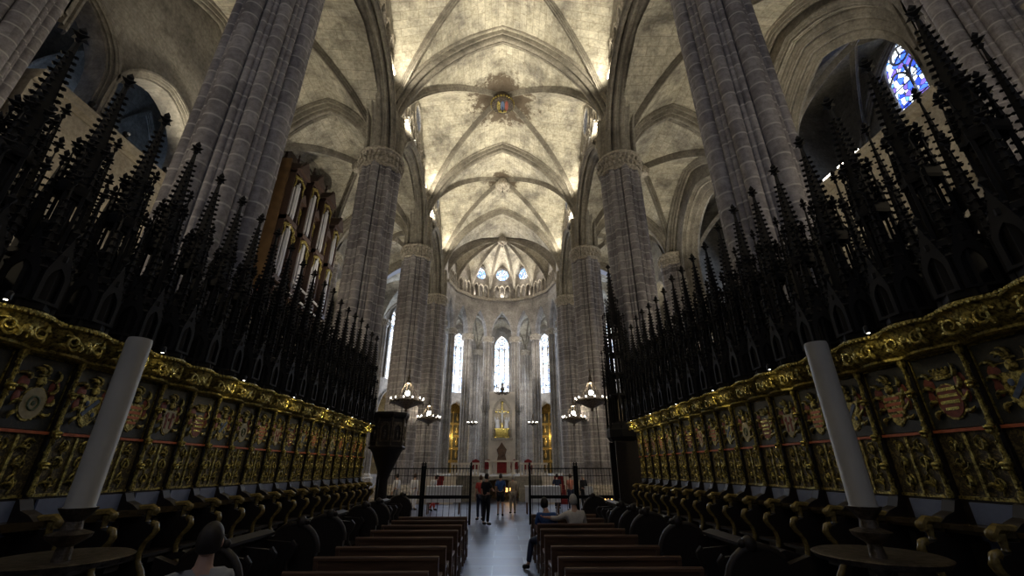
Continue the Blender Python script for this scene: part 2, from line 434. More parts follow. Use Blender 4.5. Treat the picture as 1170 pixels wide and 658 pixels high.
pier_n = {1: 'nearest the camera', 2: 'second from the camera', 3: 'third from the camera', 4: 'at the mouth of the apse', 0: 'behind the camera'}
shaft_me = None
for sgn, sd in ((-1, 'left'), (1, 'right')):
    for i, y in enumerate(PY):
        p = thing('pillar', 'tall clustered grey stone pillar on the %s side of the nave, %s' % (sd, pier_n[i]), 'pillar', (sgn*PX, y, 0), 0, 'nave pillars', 'structure')
        if shaft_me is None:
            a = loft([(1.1, 1.), (15.45, 1.)], SEC).build('shaft', 'pier', p, 40); shaft_me = a.data
            c = MB(); capital(c, .96, 15.35, .95, 30); c = c.build('capital', 'carved', p, 50)
            b = MB(); b.lathe([(1.24, 0), (1.24, .45), (1.2, .5), (1.2, .8), (1.14, .9), (1.12, 1.), (1.08, 1.05), (1.02, 1.15)], 16, rot=PI/16); b = b.build('base', 'carved', p)
            u = loft([(16.2, .98), (17.6, .98), (19.0, .86)], SEC).build('upper_shafts', 'arch', p, 40)
            protos = (a, c, b, u)
        else:
            for q in protos:
                k = q.copy(); COL.objects.link(k); k.parent = p

# ---- vault webs
def vault_web(mb, quad, z0, H4, cs, Hb, n=15):
    """quad corners (x,y) at (u,v)=(-1,-1),(1,-1),(1,1),(-1,1); H4 = rise of the arch at v ends / u ends; cs = arch curvature"""
    HV, HU = H4
    A, B, C_, D = [Vector((*q, 0)) for q in quad]
    us = [-(1-(k/n)**1.8) for k in range(n+1)]; us = us + [-x for x in reversed(us[:-1])]
    def pos(u, v):
        p = ((1-u)*(1-v)*A+(1+u)*(1-v)*B+(1+u)*(1+v)*C_+(1-u)*(1+v)*D)/4
        tx, ty = 1-abs(u), 1-abs(v)
        t, o, H = (tx, ty, HV) if tx > ty else (ty, tx, HU)
        r = o/t if t > 1e-6 else 1
        return Vector((p.x, p.y, z0+gprof(t, cs)*(H+(Hb-H)*r)))
    wx = ((B-A).length+(C_-D).length)/4; wy = ((D-A).length+(C_-B).length)/4
    def arc(t, half, H):
        s = 0; q = (1., 0.)
        for k in range(1, 13):
            tt = t*(k/12)**1.8; w = (1-tt, gprof(tt, cs)); s += math.hypot((w[0]-q[0])*half, (w[1]-q[1])*H); q = w
        return s
    def uv(u, v, cellV):
        return (v*wy+3.1, arc(1-abs(u), wx, Hb)+u*0) if cellV else (u*wx+7.7, arc(1-abs(v), wy, Hb))
    m = len(us)
    P = [[pos(u, v) for u in us] for v in us]
    for j in range(m-1):
        for i in range(m-1):
            quadc = [(i, j), (i+1, j), (i+1, j+1), (i, j+1)]
            uc, vc = (us[i]+us[i+1])/2, (us[j]+us[j+1])/2
            if (uc > 0) == (vc > 0): tr = [(quadc[0], quadc[1], quadc[2]), (quadc[0], quadc[2], quadc[3])]
            else: tr = [(quadc[0], quadc[1], quadc[3]), (quadc[1], quadc[2], quadc[3])]
            for t in tr:
                cu = sum(us[a] for a, b in t)/3; cv = sum(us[b] for a, b in t)/3
                cell = abs(cu) < abs(cv)
                mb.add([P[b][a] for a, b in t], [(0, 2, 1)], [[uv(us[a], us[b], cell) for a, b in (t[0], t[2], t[1])]])
    return pos
def weld(o):
    import bmesh
    bm = bmesh.new(); bm.from_mesh(o.data); bmesh.ops.remove_doubles(bm, verts=bm.verts, dist=.0005); bm.to_mesh(o.data); bm.free()
    o.data.shade_smooth(); o.data.set_sharp_from_angle(angle=R(28))
def diag_rib(mb, p0, p1, z0, H, cs, W=.22, D=.40, n=16, t0=.0):
    """rib from corner p0 through the keystone to p1"""
    p0 = Vector((*p0, 0)); p1 = Vector((*p1, 0)); L = (p1-p0).length/2; d = (p1-p0).normalized(); mid = (p0+p1)/2
    nrm = Vector((-d.y, d.x, 0)); pts = []
    for i in range(n+1):
        t = t0+(1-t0)*(i/n)**1.7; pts.append((L*(1-t), z0+gprof(t, cs)*H-D*.75))
    pts += [(-x, z) for x, z in reversed(pts[:-1])]
    mb.sweep(pts, ROLL(W, D), d, nrm, mid)
NZ, NC, NH, NHB = 17.0, .56, 8.75, 9.05     # nave springing, curvature, rise at the arches / at the keystone
bay_names = ['behind the camera', 'above the choir', 'with the gilded keystone', 'before the apse']
for i in range(4):
    y0, y1 = PY[i], PY[i+1]
    w = MB(); vault_web(w, [(-PX-.1, y0), (PX+.1, y0), (PX+.1, y1), (-PX-.1, y1)], NZ, (NH, 8.2), NC, NHB)
    o = w.build('ceiling_nave', 'vault'); weld(o); S_(o, 'pale stone vault web of the nave bay %s' % bay_names[i], 'vault')
    for (a, b) in (((-PX, y0), (PX, y1)), ((PX, y0), (-PX, y1))):
        rb = MB(); diag_rib(rb, a, b, NZ, NHB, NC, .19, .40)
        S_(rb.build('trim_rib', 'arch', None, 40), 'slender diagonal stone rib crossing the nave vault bay %s' % bay_names[i], 'rib', )['group'] = 'nave vault ribs'
for i, y in enumerate(PY):
    a = MB(); a.sweep(pointed(5.62, 17.0, 8.35, 18, 16.2), ROLL(.66, .74), (1, 0, 0), (0, 1, 0), (0, y, 0))
    S_(a.build('trim_arch', 'arch', None, 40), 'moulded stone transverse arch spanning the nave on the pillars %s' % pier_n[i], 'arch')
# ---- aisles, arcade walls, clerestory, outer walls
AZ, AC, AH = 15.4, .5, 4.6
def hole_arch(yc, half, sill, spring, apex, n=9):
    return pointed(half, spring, apex-spring, n, sill, yc)
def rect_with_notch(y0, y1, z0, z1, arch):
    """outline whose bottom edge is cut by an arch (arch goes right foot -> apex -> left foot)"""
    return [(y1, z0), (y1, z1), (y0, z1), (y0, z0)] + [(p[0], p[1]) for p in reversed(arch)]
def circ(yc, zc, r, n=20): return [(yc+r*math.cos(2*PI*k/n), zc+r*math.sin(2*PI*k/n)) for k in range(n)]
wn = [0]
def pane(name, poly, fr, mat, label):
    wn[0] += 1
    t = thing('window_%d' % wn[0], label, 'window', (0, 0, 0), 0, None, 'structure')
    p = MB(); p.slab(poly, [], .04, fr); p.build('pane', mat, t); return t
def lancet_tracery(t, yc, half, sill, spring, apex, fr, mat='carved', mullions=1, bars=True):
    """stone frame, mullions, head roundels in the plane of fr"""
    O, U, V, W = [Vector(a) for a in fr]
    P = lambda p, n=0.: O+U*p[0]+V*p[1]+W*n
    mb = MB(); arch = hole_arch(yc, half-.05, sill, spring, apex-.07)
    mb.tube([P(p) for p in arch], .09, 6)
    for k in range(mullions):
        x = yc-half+2*half*(k+1)/(mullions+1); mb.tube([P((x, sill)), P((x, spring+.1))], .06, 6)
    hw = half/(mullions+1)
    for k in range(mullions+1):
        x = yc-half+hw*(2*k+1); mb.tube([P(p) for p in pointed(hw*.92, spring-.55, hw*1.3, 6, None, x)], .045, 5)
    r = half*.42
    zc = spring+(apex-spring)*.42
    mb.tube([P((yc+r*math.cos(2*PI*k/16), zc+r*math.sin(2*PI*k/16))) for k in range(17)], .05, 5)
    for q in range(3):
        a = PI/2+q*2*PI/3; mb.tube([P((yc, zc)), P((yc+r*math.cos(a), zc+r*math.sin(a)))], .035, 4)
    mb.build('tracery', mat, t, 50)
    if bars:
        b = MB(); z = sill+.9
        while z < spring-.3:
            b.tube([P((yc-half, z), .0), P((yc+half, z), .0)], .022, 4); z += .9
        b.build('saddle_bars', 'iron', t)
for sgn, sd in ((-1, 'left'), (1, 'right')):
    for i in range(4):
        y0, y1 = PY[i], PY[i+1]; yc = (y0+y1)/2; half = (y1-y0)/2-.92
        bn = bay_names[i]
        # arcade wall between nave and aisle with triforium and oculus
        arch = hole_arch(yc, half, 15.7, 16.2, 20.1)
        holes = []
        for k in range(-3, 4): holes.append(hole_arch(yc+k*.84, .30, 20.9, 21.9, 22.45, 5))
        holes.append(circ(yc, 23.85, .85, 22))
        fr = ((sgn*5.75, 0, 0), (0, 1, 0), (0, 0, 1), (sgn*.6, 0, 0))
        w = MB(); w.slab(rect_with_notch(y0, y1, 15.7, 25.9, arch), holes, 1., fr)
        S_(w.build('wall_%s' % sd, 'wall'), 'stone wall with a row of small arched openings over the %s arcade, bay %s' % (sd, bn), 'wall')
        a = MB(); a.sweep(hole_arch(yc, half-.12, 15.9, 16.2, 19.95, 12), ROLL(.74, .5), (0, 1, 0), (1, 0, 0), (sgn*PX, 0, 0))
        S_(a.build('trim_arcade', 'arch', None, 40), 'moulded stone arch opening to the %s aisle in the bay %s' % (sd, bn), 'arch')
        # little colonnettes, arch mouldings and ledge in front of the triforium
        t = thing('triforium_gallery', 'small carved arcade with colonnettes high on the %s wall, bay %s' % (sd, bn), 'arcade', (0, 0, 0), 0, None, 'structure')
        l = MB(); l.box(min(sgn*5.45, sgn*5.76), max(sgn*5.45, sgn*5.76), yc-3.2, yc+3.2, 20.55, 20.72)
        l.box(min(sgn*5.55, sgn*5.76), max(sgn*5.55, sgn*5.76), yc-3.1, yc+3.1, 20.42, 20.56); l.build('ledge', 'carved', t)
        for k in range(-4, 4):
            c = MB(); y = yc+(k+.5)*.84
            c.lathe([(.10, 0), (.07, .08), (.06, .12), (.06, 1.05), (.10, 1.15), (.11, 1.22)], 8, (sgn*5.62, y, 20.72)); c.build('colonnette', 'carved', t, 40)
        l = MB()
        for k in range(-3, 4): l.sweep(hole_arch(yc+k*.84, .32, 21.85, 21.9, 22.5, 6), [(-.06, .1), (-.05, 0), (.05, 0), (.06, .1)], (0, 1, 0), (1, 0, 0), (sgn*5.68, 0, 0))
        for k in range(-3, 4): l.octa((sgn*5.66, yc+k*.84, 22.68), .07, .07, .14)
        l.build('arch_mouldings', 'carved', t)
        rr = MB(); rr.tube([(sgn*5.74, yc+.9*math.cos(2*PI*k/24), 23.85+.9*math.sin(2*PI*k/24)) for k in range(25)], .08, 6); rr.build('round_moulding', 'carved', t, 50)
        pn = pane('w', circ(yc, 23.85, .85, 22), ((sgn*6.6, 0, 0), (0, 1, 0), (0, 0, 1), (sgn, 0, 0)), 'glass_rose', 'small round window above the %s triforium, bay %s' % (sd, bn))
        rm = MB()
        for q in range(6):
            a_ = q*PI/3; rm.tube([(sgn*6.5, yc, 23.85), (sgn*6.5, yc+.84*math.cos(a_), 23.85+.84*math.sin(a_))], .045, 5)
        rm.tube([(sgn*6.5, yc+.36*math.cos(2*PI*k/14), 23.85+.36*math.sin(2*PI*k/14)) for k in range(15)], .05, 5); rm.build('tracery', 'carved', pn)
        # triforium back wall
        b = MB(); b.box(min(sgn*7.5, sgn*7.7), max(sgn*7.5, sgn*7.7), y0, y1, 20., 22.9); b.box(min(sgn*6.6, sgn*7.7), max(sgn*6.6, sgn*7.7), y0, y1, 22.7, 22.9)
        S_(b.build('wall_%s' % sd, 'wall'), 'back wall of the %s triforium passage, bay %s' % (sd, bn), 'wall')
        # aisle vault
        x0, x1 = (PX, AX) if sgn > 0 else (-AX, -PX)
        w = MB(); vault_web(w, [(x0, y0), (x1, y0), (x1, y1), (x0, y1)], AZ, (AH-.1, AH-.15), AC, AH, 11)
        o = w.build('ceiling_aisle', 'vault'); weld(o); S_(o, 'stone vault web of the %s aisle bay %s' % (sd, bn), 'vault')
        for (a_, b_) in (((x0, y0), (x1, y1)), ((x1, y0), (x0, y1))):
            rb = MB(); diag_rib(rb, a_, b_, AZ, AH, AC, .2, .36, 12)
            S_(rb.build('trim_rib', 'arch', None, 40), 'diagonal stone rib under the %s aisle vault bay %s' % (sd, bn), 'rib')['group'] = 'aisle vault ribs'
        k = MB(); k.lathe([(.05, -.62), (.30, -.60), (.40, -.5), (.44, -.3), (.40, -.1)], 14, ((x0+x1)/2, yc, AZ+AH))
        for q in range(10): k.ball(((x0+x1)/2+.33*math.cos(q*PI/5), yc+.33*math.sin(q*PI/5), AZ+AH-.58), .07, n=6, m=4)
        S_(k.build('trim_boss', 'carved', None, 50), 'carved stone boss where the ribs of the %s aisle meet, bay %s' % (sd, bn), 'boss')
        # wall rib along the outer wall
        a = MB(); a.sweep(pointed((y1-y0)/2-.35, 14., 5.6, 12, 13.4, yc), ROLL(.42, .42), (0, 1, 0), (1, 0, 0), (sgn*(AX-.1), 0, 0))
        S_(a.build('trim_arch', 'arch', None, 40), 'moulded wall arch along the %s aisle in the bay %s' % (sd, bn), 'arch')
    for i, y in enumerate(PY):
        x0, x1 = (PX, AX) if sgn > 0 else (-AX, -PX)
        a = MB(); a.sweep(pointed((AX-PX)/2-.45, 15.4, 4.05, 12, 13.2, (x0+x1)/2), ROLL(.55, .48), (1, 0, 0), (0, 1, 0), (0, y, 0))
        S_(a.build('trim_arch', 'arch', None, 40), 'moulded stone arch crossing the %s aisle beside the pillar %s' % (sd, pier_n[i]), 'arch')
        # engaged wall pier between the chapels
        wy = y - .75 if i == 1 else y
        p = thing('pillar', 'engaged clustered pillar on the outer wall of the %s aisle, beside the pillar %s' % (sd, pier_n[i]), 'pillar', (sgn*(AX+.05), wy, 0), 0, 'aisle wall pillars', 'structure')
        for q in (protos[0], protos[2]):
            kk = q.copy(); COL.objects.link(kk); kk.parent = p
        c = MB(); capital(c, .96, 15.0, .9, 26); c.build('capital', 'carved', p, 50)
# ---- outer walls: chapels below, gallery above, parapet between
def outer_wall(sgn, sd, y0, y1, openings, name_bits):
    fr = ((sgn*AX, 0, 0), (0, 1, 0), (0, 0, 1), (sgn, 0, 0))
    w = MB(); w.slab([(y0, 0), (y1, 0), (y1, 20.4), (y0, 20.4)], [hole_arch(*o) for o in openings], .7, fr)
    S_(w.build('wall_%s' % sd, 'wall'), 'outer wall of the %s aisle %s' % (sd, name_bits), 'wall')
    for o in openings:
        if o[2] > 5:
            a = MB(); a.sweep(hole_arch(o[0], o[1]-.02, o[2], o[3], o[4]), ROLL(.24, .3), (0, 1, 0), (1, 0, 0), (sgn*(AX+.05), 0, 0))
            S_(a.build('trim_arch', 'arch', None, 40), 'moulded arch of the gallery opening on the %s at %s' % (sd, name_bits), 'arch')['group'] = 'gallery arches'
outer_wall(-1, 'left', -1.8, 17, [(8.15, 1.5, 11.3, 13.0, 14.9), (11.62, 1.62, 11.3, 12.9, 14.75), (15.0, 1.4, 11.3, 12.9, 14.7), (12.3, 2.6, .01, 5, 8.4), (3., 2.6, .01, 5, 8.4)], 'with two gallery arches behind the black canopies')
outer_wall(1, 'right', -1.8, 17, [(11.9, 3.75, 11.3, 13.6, 18.6), (12.3, 2.6, .01, 5, 8.4), (3., 2.6, .01, 5, 8.4)], 'with a wide gallery arch behind the black canopies')
outer_wall(-1, 'left', 17, 26.5, [(21.9, 3.7, 9.2, 14.6, 18.9), (21.7, 2.4, .01, 5, 8.2)], 'around the organ')
outer_wall(1, 'right', 17, 26.5, [(21.2, 3.3, 9.2, 14.2, 18.0), (21.7, 2.4, .01, 5, 8.2)], 'with the deep transept arch')
for sgn, sd in ((-1, 'left'), (1, 'right')):
    outer_wall(sgn, sd, 26.5, 38.2, [(29.3, 1.5, 11.3, 13, 15), (33, 1.5, 11.3, 13, 15), (31, 2.4, .01, 5, 8.2)], 'beside the presbytery')
    # parapet
    for (a, b, nm) in ((.6, 5.9, 'by the camera'), (8.0, 16.1, 'behind the black canopies')):
        p = thing('gallery_parapet', 'pale stone gallery parapet with moulded top on the %s, %s' % (sd, nm), 'parapet', (0, 0, 0), 0, None, 'structure')
        m = MB(); m.box(min(sgn*11.98, sgn*12.4), max(sgn*11.98, sgn*12.4), a, b, 8.9, 11.2); m.build('wall_face', 'parapet', p)
        m = MB(); pr = [(12.4, 11.2), (11.94, 11.2), (11.90, 11.26), (11.82, 11.30), (11.80, 11.42), (11.76, 11.46), (11.76, 11.55), (12.4, 11.55)]
        m.slab([(sgn*x, z) for x, z in pr], [], b-a, ((0, a, 0), (1, 0, 0), (0, 0, 1), (0, 1, 0))); m.build('cornice', 'parapet', p)
    # gallery room and chapel back walls
    g = MB(); xs = sorted((sgn*17.2, sgn*17.6))
    if sgn > 0: wins = [(12.35, .95, 14.4, 17.8, 19.5)]
    else: wins = [(6.4, .8, 12.6, 15.2, 16.6)]
    gw = MB(); gw.slab([(-1.8, 0), (17, 0), (17, 20), (-1.8, 20)], [hole_arch(*o) for o in wins], .4, ((sgn*17.2, 0, 0), (0, 1, 0), (0, 0, 1), (sgn, 0, 0)))
    S_(gw.build('wall_%s' % sd, 'wall'), 'rear wall of the %s gallery with a stained glass window' % sd, 'wall')
    for o in wins:
        t = pane('w', hole_arch(*o), ((sgn*17.4, 0, 0), (0, 1, 0), (0, 0, 1), (sgn, 0, 0)), 'glass_blue', 'vivid blue stained glass lancet at the back of the %s gallery' % sd)
        lancet_tracery(t, *o, ((sgn*17.3, 0, 0), (0, 1, 0), (0, 0, 1), (sgn, 0, 0)), mullions=1)
    g = MB(); g.box(min(sgn*12.9, sgn*17.6), max(sgn*12.9, sgn*17.6), -1.8, 17, 9.0, 9.3); S_(g.build('floor_gallery', 'wall'), 'stone floor of the %s gallery' % sd, 'floor')
    g = MB(); g.box(min(sgn*12.9, sgn*17.6), max(sgn*12.9, sgn*17.6), -1.8, 38.2, 19.6, 19.9); S_(g.build('ceiling_gallery', 'wall'), 'ceiling over the %s gallery' % sd, 'ceiling')
    for y, nm in ((7.0, 'a'), (17.0, 'b'), (26.5, 'c')):
        g = MB(); g.box(min(sgn*12.95, sgn*17.6), max(sgn*12.95, sgn*17.6), y-.3, y+.3, 0, 8.9)
        if nm != 'a': g.box(min(sgn*12.95, sgn*17.6), max(sgn*12.95, sgn*17.6), y-.3, y+.3, 8.9, 19.7)
        S_(g.build('wall_chapel', 'wall'), 'stone partition between the chapels of the %s aisle' % sd, 'wall')['group'] = 'chapel partitions on the %s' % sd
    g = MB(); g.box(min(sgn*17.2, sgn*17.6), max(sgn*17.2, sgn*17.6), 17, 38.2, 0, 20); S_(g.build('wall_%s' % sd, 'wall'), 'far back wall of the %s transept arm and chapels' % sd, 'wall')
    # rib strands against the gallery rear wall
    t = MB()
    for yy in (9.2, 12.4, 15.6): t.sweep(pointed(1.6, 13.0, 4.6, 8, 9.3, yy), ROLL(.16, .2), (0, 1, 0), (1, 0, 0), (sgn*(17.1 if not (sgn > 0 and yy == 12.4) else 17.15), 0, 0))
    if sgn < 0: S_(t.build('trim_rib', 'arch', None, 40), 'thin blind arches on the rear wall of the left gallery', 'rib')
for sgn, sd in ((-1, 'left'), (1, 'right')):
    g = MB(); g.box(min(sgn*12.9, sgn*17.6), max(sgn*12.9, sgn*17.6), 38.0, 38.3, 0, 20); S_(g.build('wall_chapel', 'wall'), 'end wall of the %s side chapels' % sd, 'wall')
for k, dx in enumerate((.0, .26, .52, .78)):
    a = MB(); a.sweep(hole_arch(11.9, 3.72-.30*k, 11.3, 13.6, 18.56-.34*k, 12), ROLL(.2, .32), (0, 1, 0), (1, 0, 0), (AX+.15+dx, 0, 0))
    S_(a.build('trim_arch', 'arch', None, 40), 'stepped moulding order of the wide right gallery arch', 'arch')['group'] = 'right gallery arch orders'
t = MB(); diag_rib(t, (13.2, 9.0), (17.2, 15.2), 13.6, 5.2, .5, .14, .25, 10); diag_rib(t, (17.2, 9.0), (13.2, 15.2), 13.6, 5.2, .5, .14, .25, 10)
t.sweep(pointed(3.2, 13.4, 5.4, 10, 9.3, 12.1), ROLL(.2, .28), (0, 1, 0), (1, 0, 0), (17.0, 0, 0))
S_(t.build('trim_rib', 'arch', None, 40), 'crossing ribs inside the right gallery room', 'rib')
# transept chamber ribs and balcony on the right
t = MB()
for a_, b_ in (((13.1, 18.0), (17.2, 24.6)), ((17.2, 18.0), (13.1, 24.6))): diag_rib(t, a_, b_, 14.2, 3.6, .5, .12, .22, 10)
t.sweep(pointed(2.8, 14.0, 3.2, 10, 9.3, 21.3), ROLL(.18, .25), (0, 1, 0), (1, 0, 0), (17.05, 0, 0))
S_(t.build('trim_rib', 'arch', None, 40), 'crossing ribs inside the bluish chamber of the right transept arch', 'rib')
for k, dx in enumerate((.0, .22, .44)):
    a = MB(); a.sweep(hole_arch(21.2, 3.28-.26*k, 9.2, 14.2, 17.97-.30*k, 12), ROLL(.2, .3), (0, 1, 0), (1, 0, 0), (AX+.12+dx, 0, 0))
    S_(a.build('trim_arch', 'arch', None, 40), 'stepped moulding order of the deep right transept arch', 'arch')['group'] = 'transept arch orders'
m = MB(); m.box(12.2, 12.7, 17.9, 24.6, 9.2, 9.5); S_(m.build('trim_sill', 'carved'), 'stone sill below the right transept arch', 'sill')

# the west end: choir screen behind the camera and the nave end wall
g = MB(); g.box(-5.3, 5.3, -3.4, -3.0, 0, 5.2); S_(g.build('wall_choir_back', 'dark_wood'), 'closed back of the choir enclosure', 'wall')
g = MB(); g.slab([(-18, 0), (18, 0), (18, 10.5), (-18, 10.5)], [], .4, ((0, -13.5, 0), (1, 0, 0), (0, 0, 1), (0, -1, 0))); S_(g.build('wall_back', 'wall'), 'lower west wall of the nave', 'wall')
# ================================================================== THE APSE
AA = [-90, -63, -38.5, -14.6, 14.6, 38.5, 63, 90]
R1, R2 = 6.1, 12.1
pol = lambda a, r: (CA[0]+r*math.sin(R(a)), CA[1]+r*math.cos(R(a)))
apse_lab = ['leftmost', 'second from the left', 'third from the left', 'left of the altar', 'right of the altar', 'third from the right', 'second from the right', 'rightmost']
sec2 = lobed([(.36*math.cos(k*PI/2), .36*math.sin(k*PI/2), .15) for k in range(4)]+[(.38*math.cos(k*PI/2+PI/4), .38*math.sin(k*PI/2+PI/4), .09) for k in range(4)], .32, 96)
apr = None
for k, a in enumerate(AA):
    x, y = pol(a, R1)
    p = thing('pillar', 'slim clustered apse column with small capital, %s' % apse_lab[k], 'pillar', (x, y, 0), R(-a), 'apse columns', 'structure')
    if apr is None:
        s = loft([(1.5, 1.), (15.2, 1.)], sec2).build('shaft', 'apse', p, 40)
        c = MB(); capital(c, .58, 15.1, .65, 18); c = c.build('capital', 'carved', p, 50)
        b = MB(); b.lathe([(.85, 0), (.85, 1.2), (.72, 1.3), (.68, 1.45), (.58, 1.6)], 8, rot=PI/8); b = b.build('base', 'carved', p)
        u = loft([(15.7, .72), (19.9, .6)], sec2).build('upper_shafts', 'apse', p, 40)
        apr = (s, c, b, u)
    else:
        for q in apr:
            kk = q.copy(); COL.objects.link(kk); kk.parent = p
def frame_between(p, q):
    """origin at the middle of the chord, u along it, n pointing away from the apse centre"""
    p = Vector((*p, 0)); q = Vector((*q, 0)); mid = (p+q)/2; u = (q-p).normalized(); n = Vector((-u.y, u.x, 0))
    if (mid-Vector((*CA, 0))).dot(n) < 0: n = -n
    return mid, u, n, (q-p).length/2
cell = ['far left', 'left', 'left of centre', 'central', 'right of centre', 'right', 'far right']
AZA, AHA = 19.6, 5.7       # apse vault springing and rise
for k in range(7):
    a0, a1 = AA[k], AA[k+1]; am = (a0+a1)/2
    mid, u, n, half = frame_between(pol(a0, R1), pol(a1, R1)); Z = Vector((0, 0, 1))
    fr = (mid-n*.35, u, Z, n)
    arch = pointed(half-.36, 15.75, 3.05, 10, 15.7)
    holes = []
    for j in (-1, 0, 1): holes.append(hole_arch(j*.62, .22, 20.55, 21.5, 21.95, 5))
    if k in (2, 3, 4): holes.append(circ(0, 23.55, .80, 24))
    w = MB(); w.slab(rect_with_notch(-half, half, 15.7, 25.6, arch), holes, .7, fr)
    S_(w.build('wall_apse', 'apse'), 'apse wall above the %s arch with small openings and a round window' % cell[k], 'wall')
    m = MB(); m.sweep(pointed(half-.40, 15.75, 3.0, 10, 15.7), ROLL(.36, .28), u, n, mid)
    S_(m.build('trim_arch', 'apse', None, 40), 'narrow moulded %s arch on the apse columns' % cell[k], 'arch')
    m = MB(); m.slab([(-half, 20.05), (half, 20.05), (half, 20.35), (-half, 20.35)], [], .32, (mid-n*.6, u, Z, n))
    for j in range(-4, 5): m.octa(mid-n*.62+u*(j*half/4.6)+Z*20.2, .08)
    S_(m.build('trim_ledge', 'carved'), 'projecting stone ledge under the %s triforium of the apse' % cell[k], 'ledge')
    m = MB()
    for j in (-1.5, -.5, .5, 1.5): m.tube([mid-n*.45+u*(j*.62)+Z*20.35, mid-n*.45+u*(j*.62)+Z*21.5], .06, 6)
    for j in (-1, 0, 1): m.sweep(pointed(.27, 21.5, .48, 6, 21.45, j*.62), [(-.05, .09), (-.05, 0), (.05, 0), (.05, .09)], u, n, mid-n*.42)
    S_(m.build('triforium_arcade', 'carved', None, 50), 'small colonnettes and arches of the %s apse triforium' % cell[k], 'arcade')
    # rose window
    if k not in (2, 3, 4): t = thing('trim_boss', 'carved bosses in the %s cell of the apse' % cell[k], 'boss', (0, 0, 0), 0, None, 'structure')
    else: t = pane('w', circ(0, 23.55, .82, 24), (mid+n*.12, u, Z, n), 'glass_rose', 'round rose window in the %s cell of the apse vault' % cell[k])
    rm = MB(); P = lambda x, z: mid-n*.05+u*x+Z*z
    for q in range(8):
        a_ = q*PI/4; rm.tube([P(.22*math.cos(a_), 23.55+.22*math.sin(a_)), P(.52*math.cos(a_), 23.55+.52*math.sin(a_))], .035, 5)
        c2 = a_+PI/8; rm.tube([P(.56*math.cos(c2)+.17*math.cos(2*PI*j/10), 23.55+.56*math.sin(c2)+.17*math.sin(2*PI*j/10)) for j in range(11)], .03, 5)
    for rr in (.22, .80): rm.tube([P(rr*math.cos(2*PI*j/20), 23.55+rr*math.sin(2*PI*j/20)) for j in range(21)], .05, 5)
    rm.build('tracery', 'carved', t)
    # back wall of the apse triforium
    m = MB(); m.slab([(-half-.4, 19.9), (half+.4, 19.9), (half+.4, 22.4), (-half-.4, 22.4)], [], .2, (mid+n*1.2, u, Z, n)); m.slab([(-half-.4, .35), (half+.4, .35), (half+.4, 1.35), (-half-.4, 1.35)], [], .15, (mid+Z*22.3, u, n, Z))
    S_(m.build('wall_apse', 'apse'), 'back wall of the %s apse triforium passage' % cell[k], 'wall')
    # vault cell: from the keystone out to the wall arch
    vb = MB(); NR, NS = 12, 10; C0 = Vector((*CA, 0)); e0 = Vector((*pol(a0, R1), 0)); e1 = Vector((*pol(a1, R1), 0)); P_ = []
    for i in range(NR+1):
        rho = 1-(1-i/NR)**1.0; rho = i/NR; row = []
        t = max(0., 1-rho)
        tt = t**1.0
        zr = AZA+gprof(tt, .12)*AHA
        zm = 25.15-.35*rho
        for j in range(NS+1):
            s = -1+2*j/NS; kk = gprof(1-abs(s), .4)
            p = C0.lerp(e0.lerp(e1, (s+1)/2), rho); row.append(Vector((p.x, p.y, zr+(max(zm, zr)-zr)*kk)))
        P_.append(row)
    for i in range(NR):
        for j in range(NS):
            q = [(i, j), (i, j+1), (i+1, j+1), (i+1, j)]
            vb.add([P_[a_][b_] for a_, b_ in q], [(0, 1, 2, 3)], [[(b_*.33*a_/NR*1.2, a_*.55) for a_, b_ in q]])
    o = vb.build('ceiling_apse', 'vault'); weld(o); S_(o, '%s cell of the ribbed apse vault' % cell[k], 'vault')
for k, a in enumerate(AA):
    pts = []
    for i in range(15):
        t = (i/14)**1.6; pts.append((R1*(1-t)*.985, AZA+gprof(t, .12)*AHA-.22))
    d = Vector((math.sin(R(a)), math.cos(R(a)), 0)); nn = Vector((-d.y, d.x, 0))
    rb = MB(); rb.sweep(pts, ROLL(.17, .30), d, nn, (CA[0], CA[1], 0))
    S_(rb.build('trim_rib', 'arch', None, 40), 'apse vault rib rising from the column %s' % apse_lab[k], 'rib')
# infill of the half bay between the last nave arch and the apse centre
for sgn, sd in ((-1, 'left'), (1, 'right')):
    fr = ((sgn*5.75, 0, 0), (0, 1, 0), (0, 0, 1), (sgn*.6, 0, 0))
    w = MB(); w.slab(rect_with_notch(35.5, 40.4, 15.7, 25.9, hole_arch(37.95, 1.7, 15.7, 16.2, 19.2)), [], 1., fr)
    S_(w.build('wall_%s' % sd, 'apse'), 'stone wall between the last %s pillar and the apse' % sd, 'wall')
w = MB(); vault_web(w, [(-6.1, 35.5), (6.1, 35.5), (6.1, 45.3), (-6.1, 45.3)], NZ, (NH, 8.2), NC, 8.5)
# only the half towards the nave is kept
keep = [i for i, fc in enumerate(w.f) if sum(w.v[j][1] for j in fc)/len(fc) < 40.42]
w2 = MB()
for i in keep: w2.add([w.v[j] for j in w.f[i]], [tuple(range(len(w.f[i])))], [w.uv[i]])
o = w2.build('ceiling_nave', 'vault'); weld(o); S_(o, 'pale vault web between the last nave arch and the apse', 'vault')
# lunette between that vault and the apse cells
ins = [(R1*(1-t), AZA+gprof(t, .12)*AHA-.1) for t in [(i/14)**1.5 for i in range(15)]]; ins += [(-x, z) for x, z in reversed(ins[:-1])]
out = [(-x, 17.0+gprof(1-abs(x)/6.3, NC)*8.9) for x, z in ins]
out = [(x, max(z, 0)) for x, z in out]
w = MB(); w.slab(ins+[(-6.6, 19.6), (-6.6, 26.2), (6.6, 26.2), (6.6, 19.6)], [], .25, ((0, 40.38, 0), (1, 0, 0), (0, 0, 1), (0, 1, 0)))
S_(w.build('wall_apse', 'apse'), 'thin stone lunette where the nave vault meets the apse vault', 'wall')
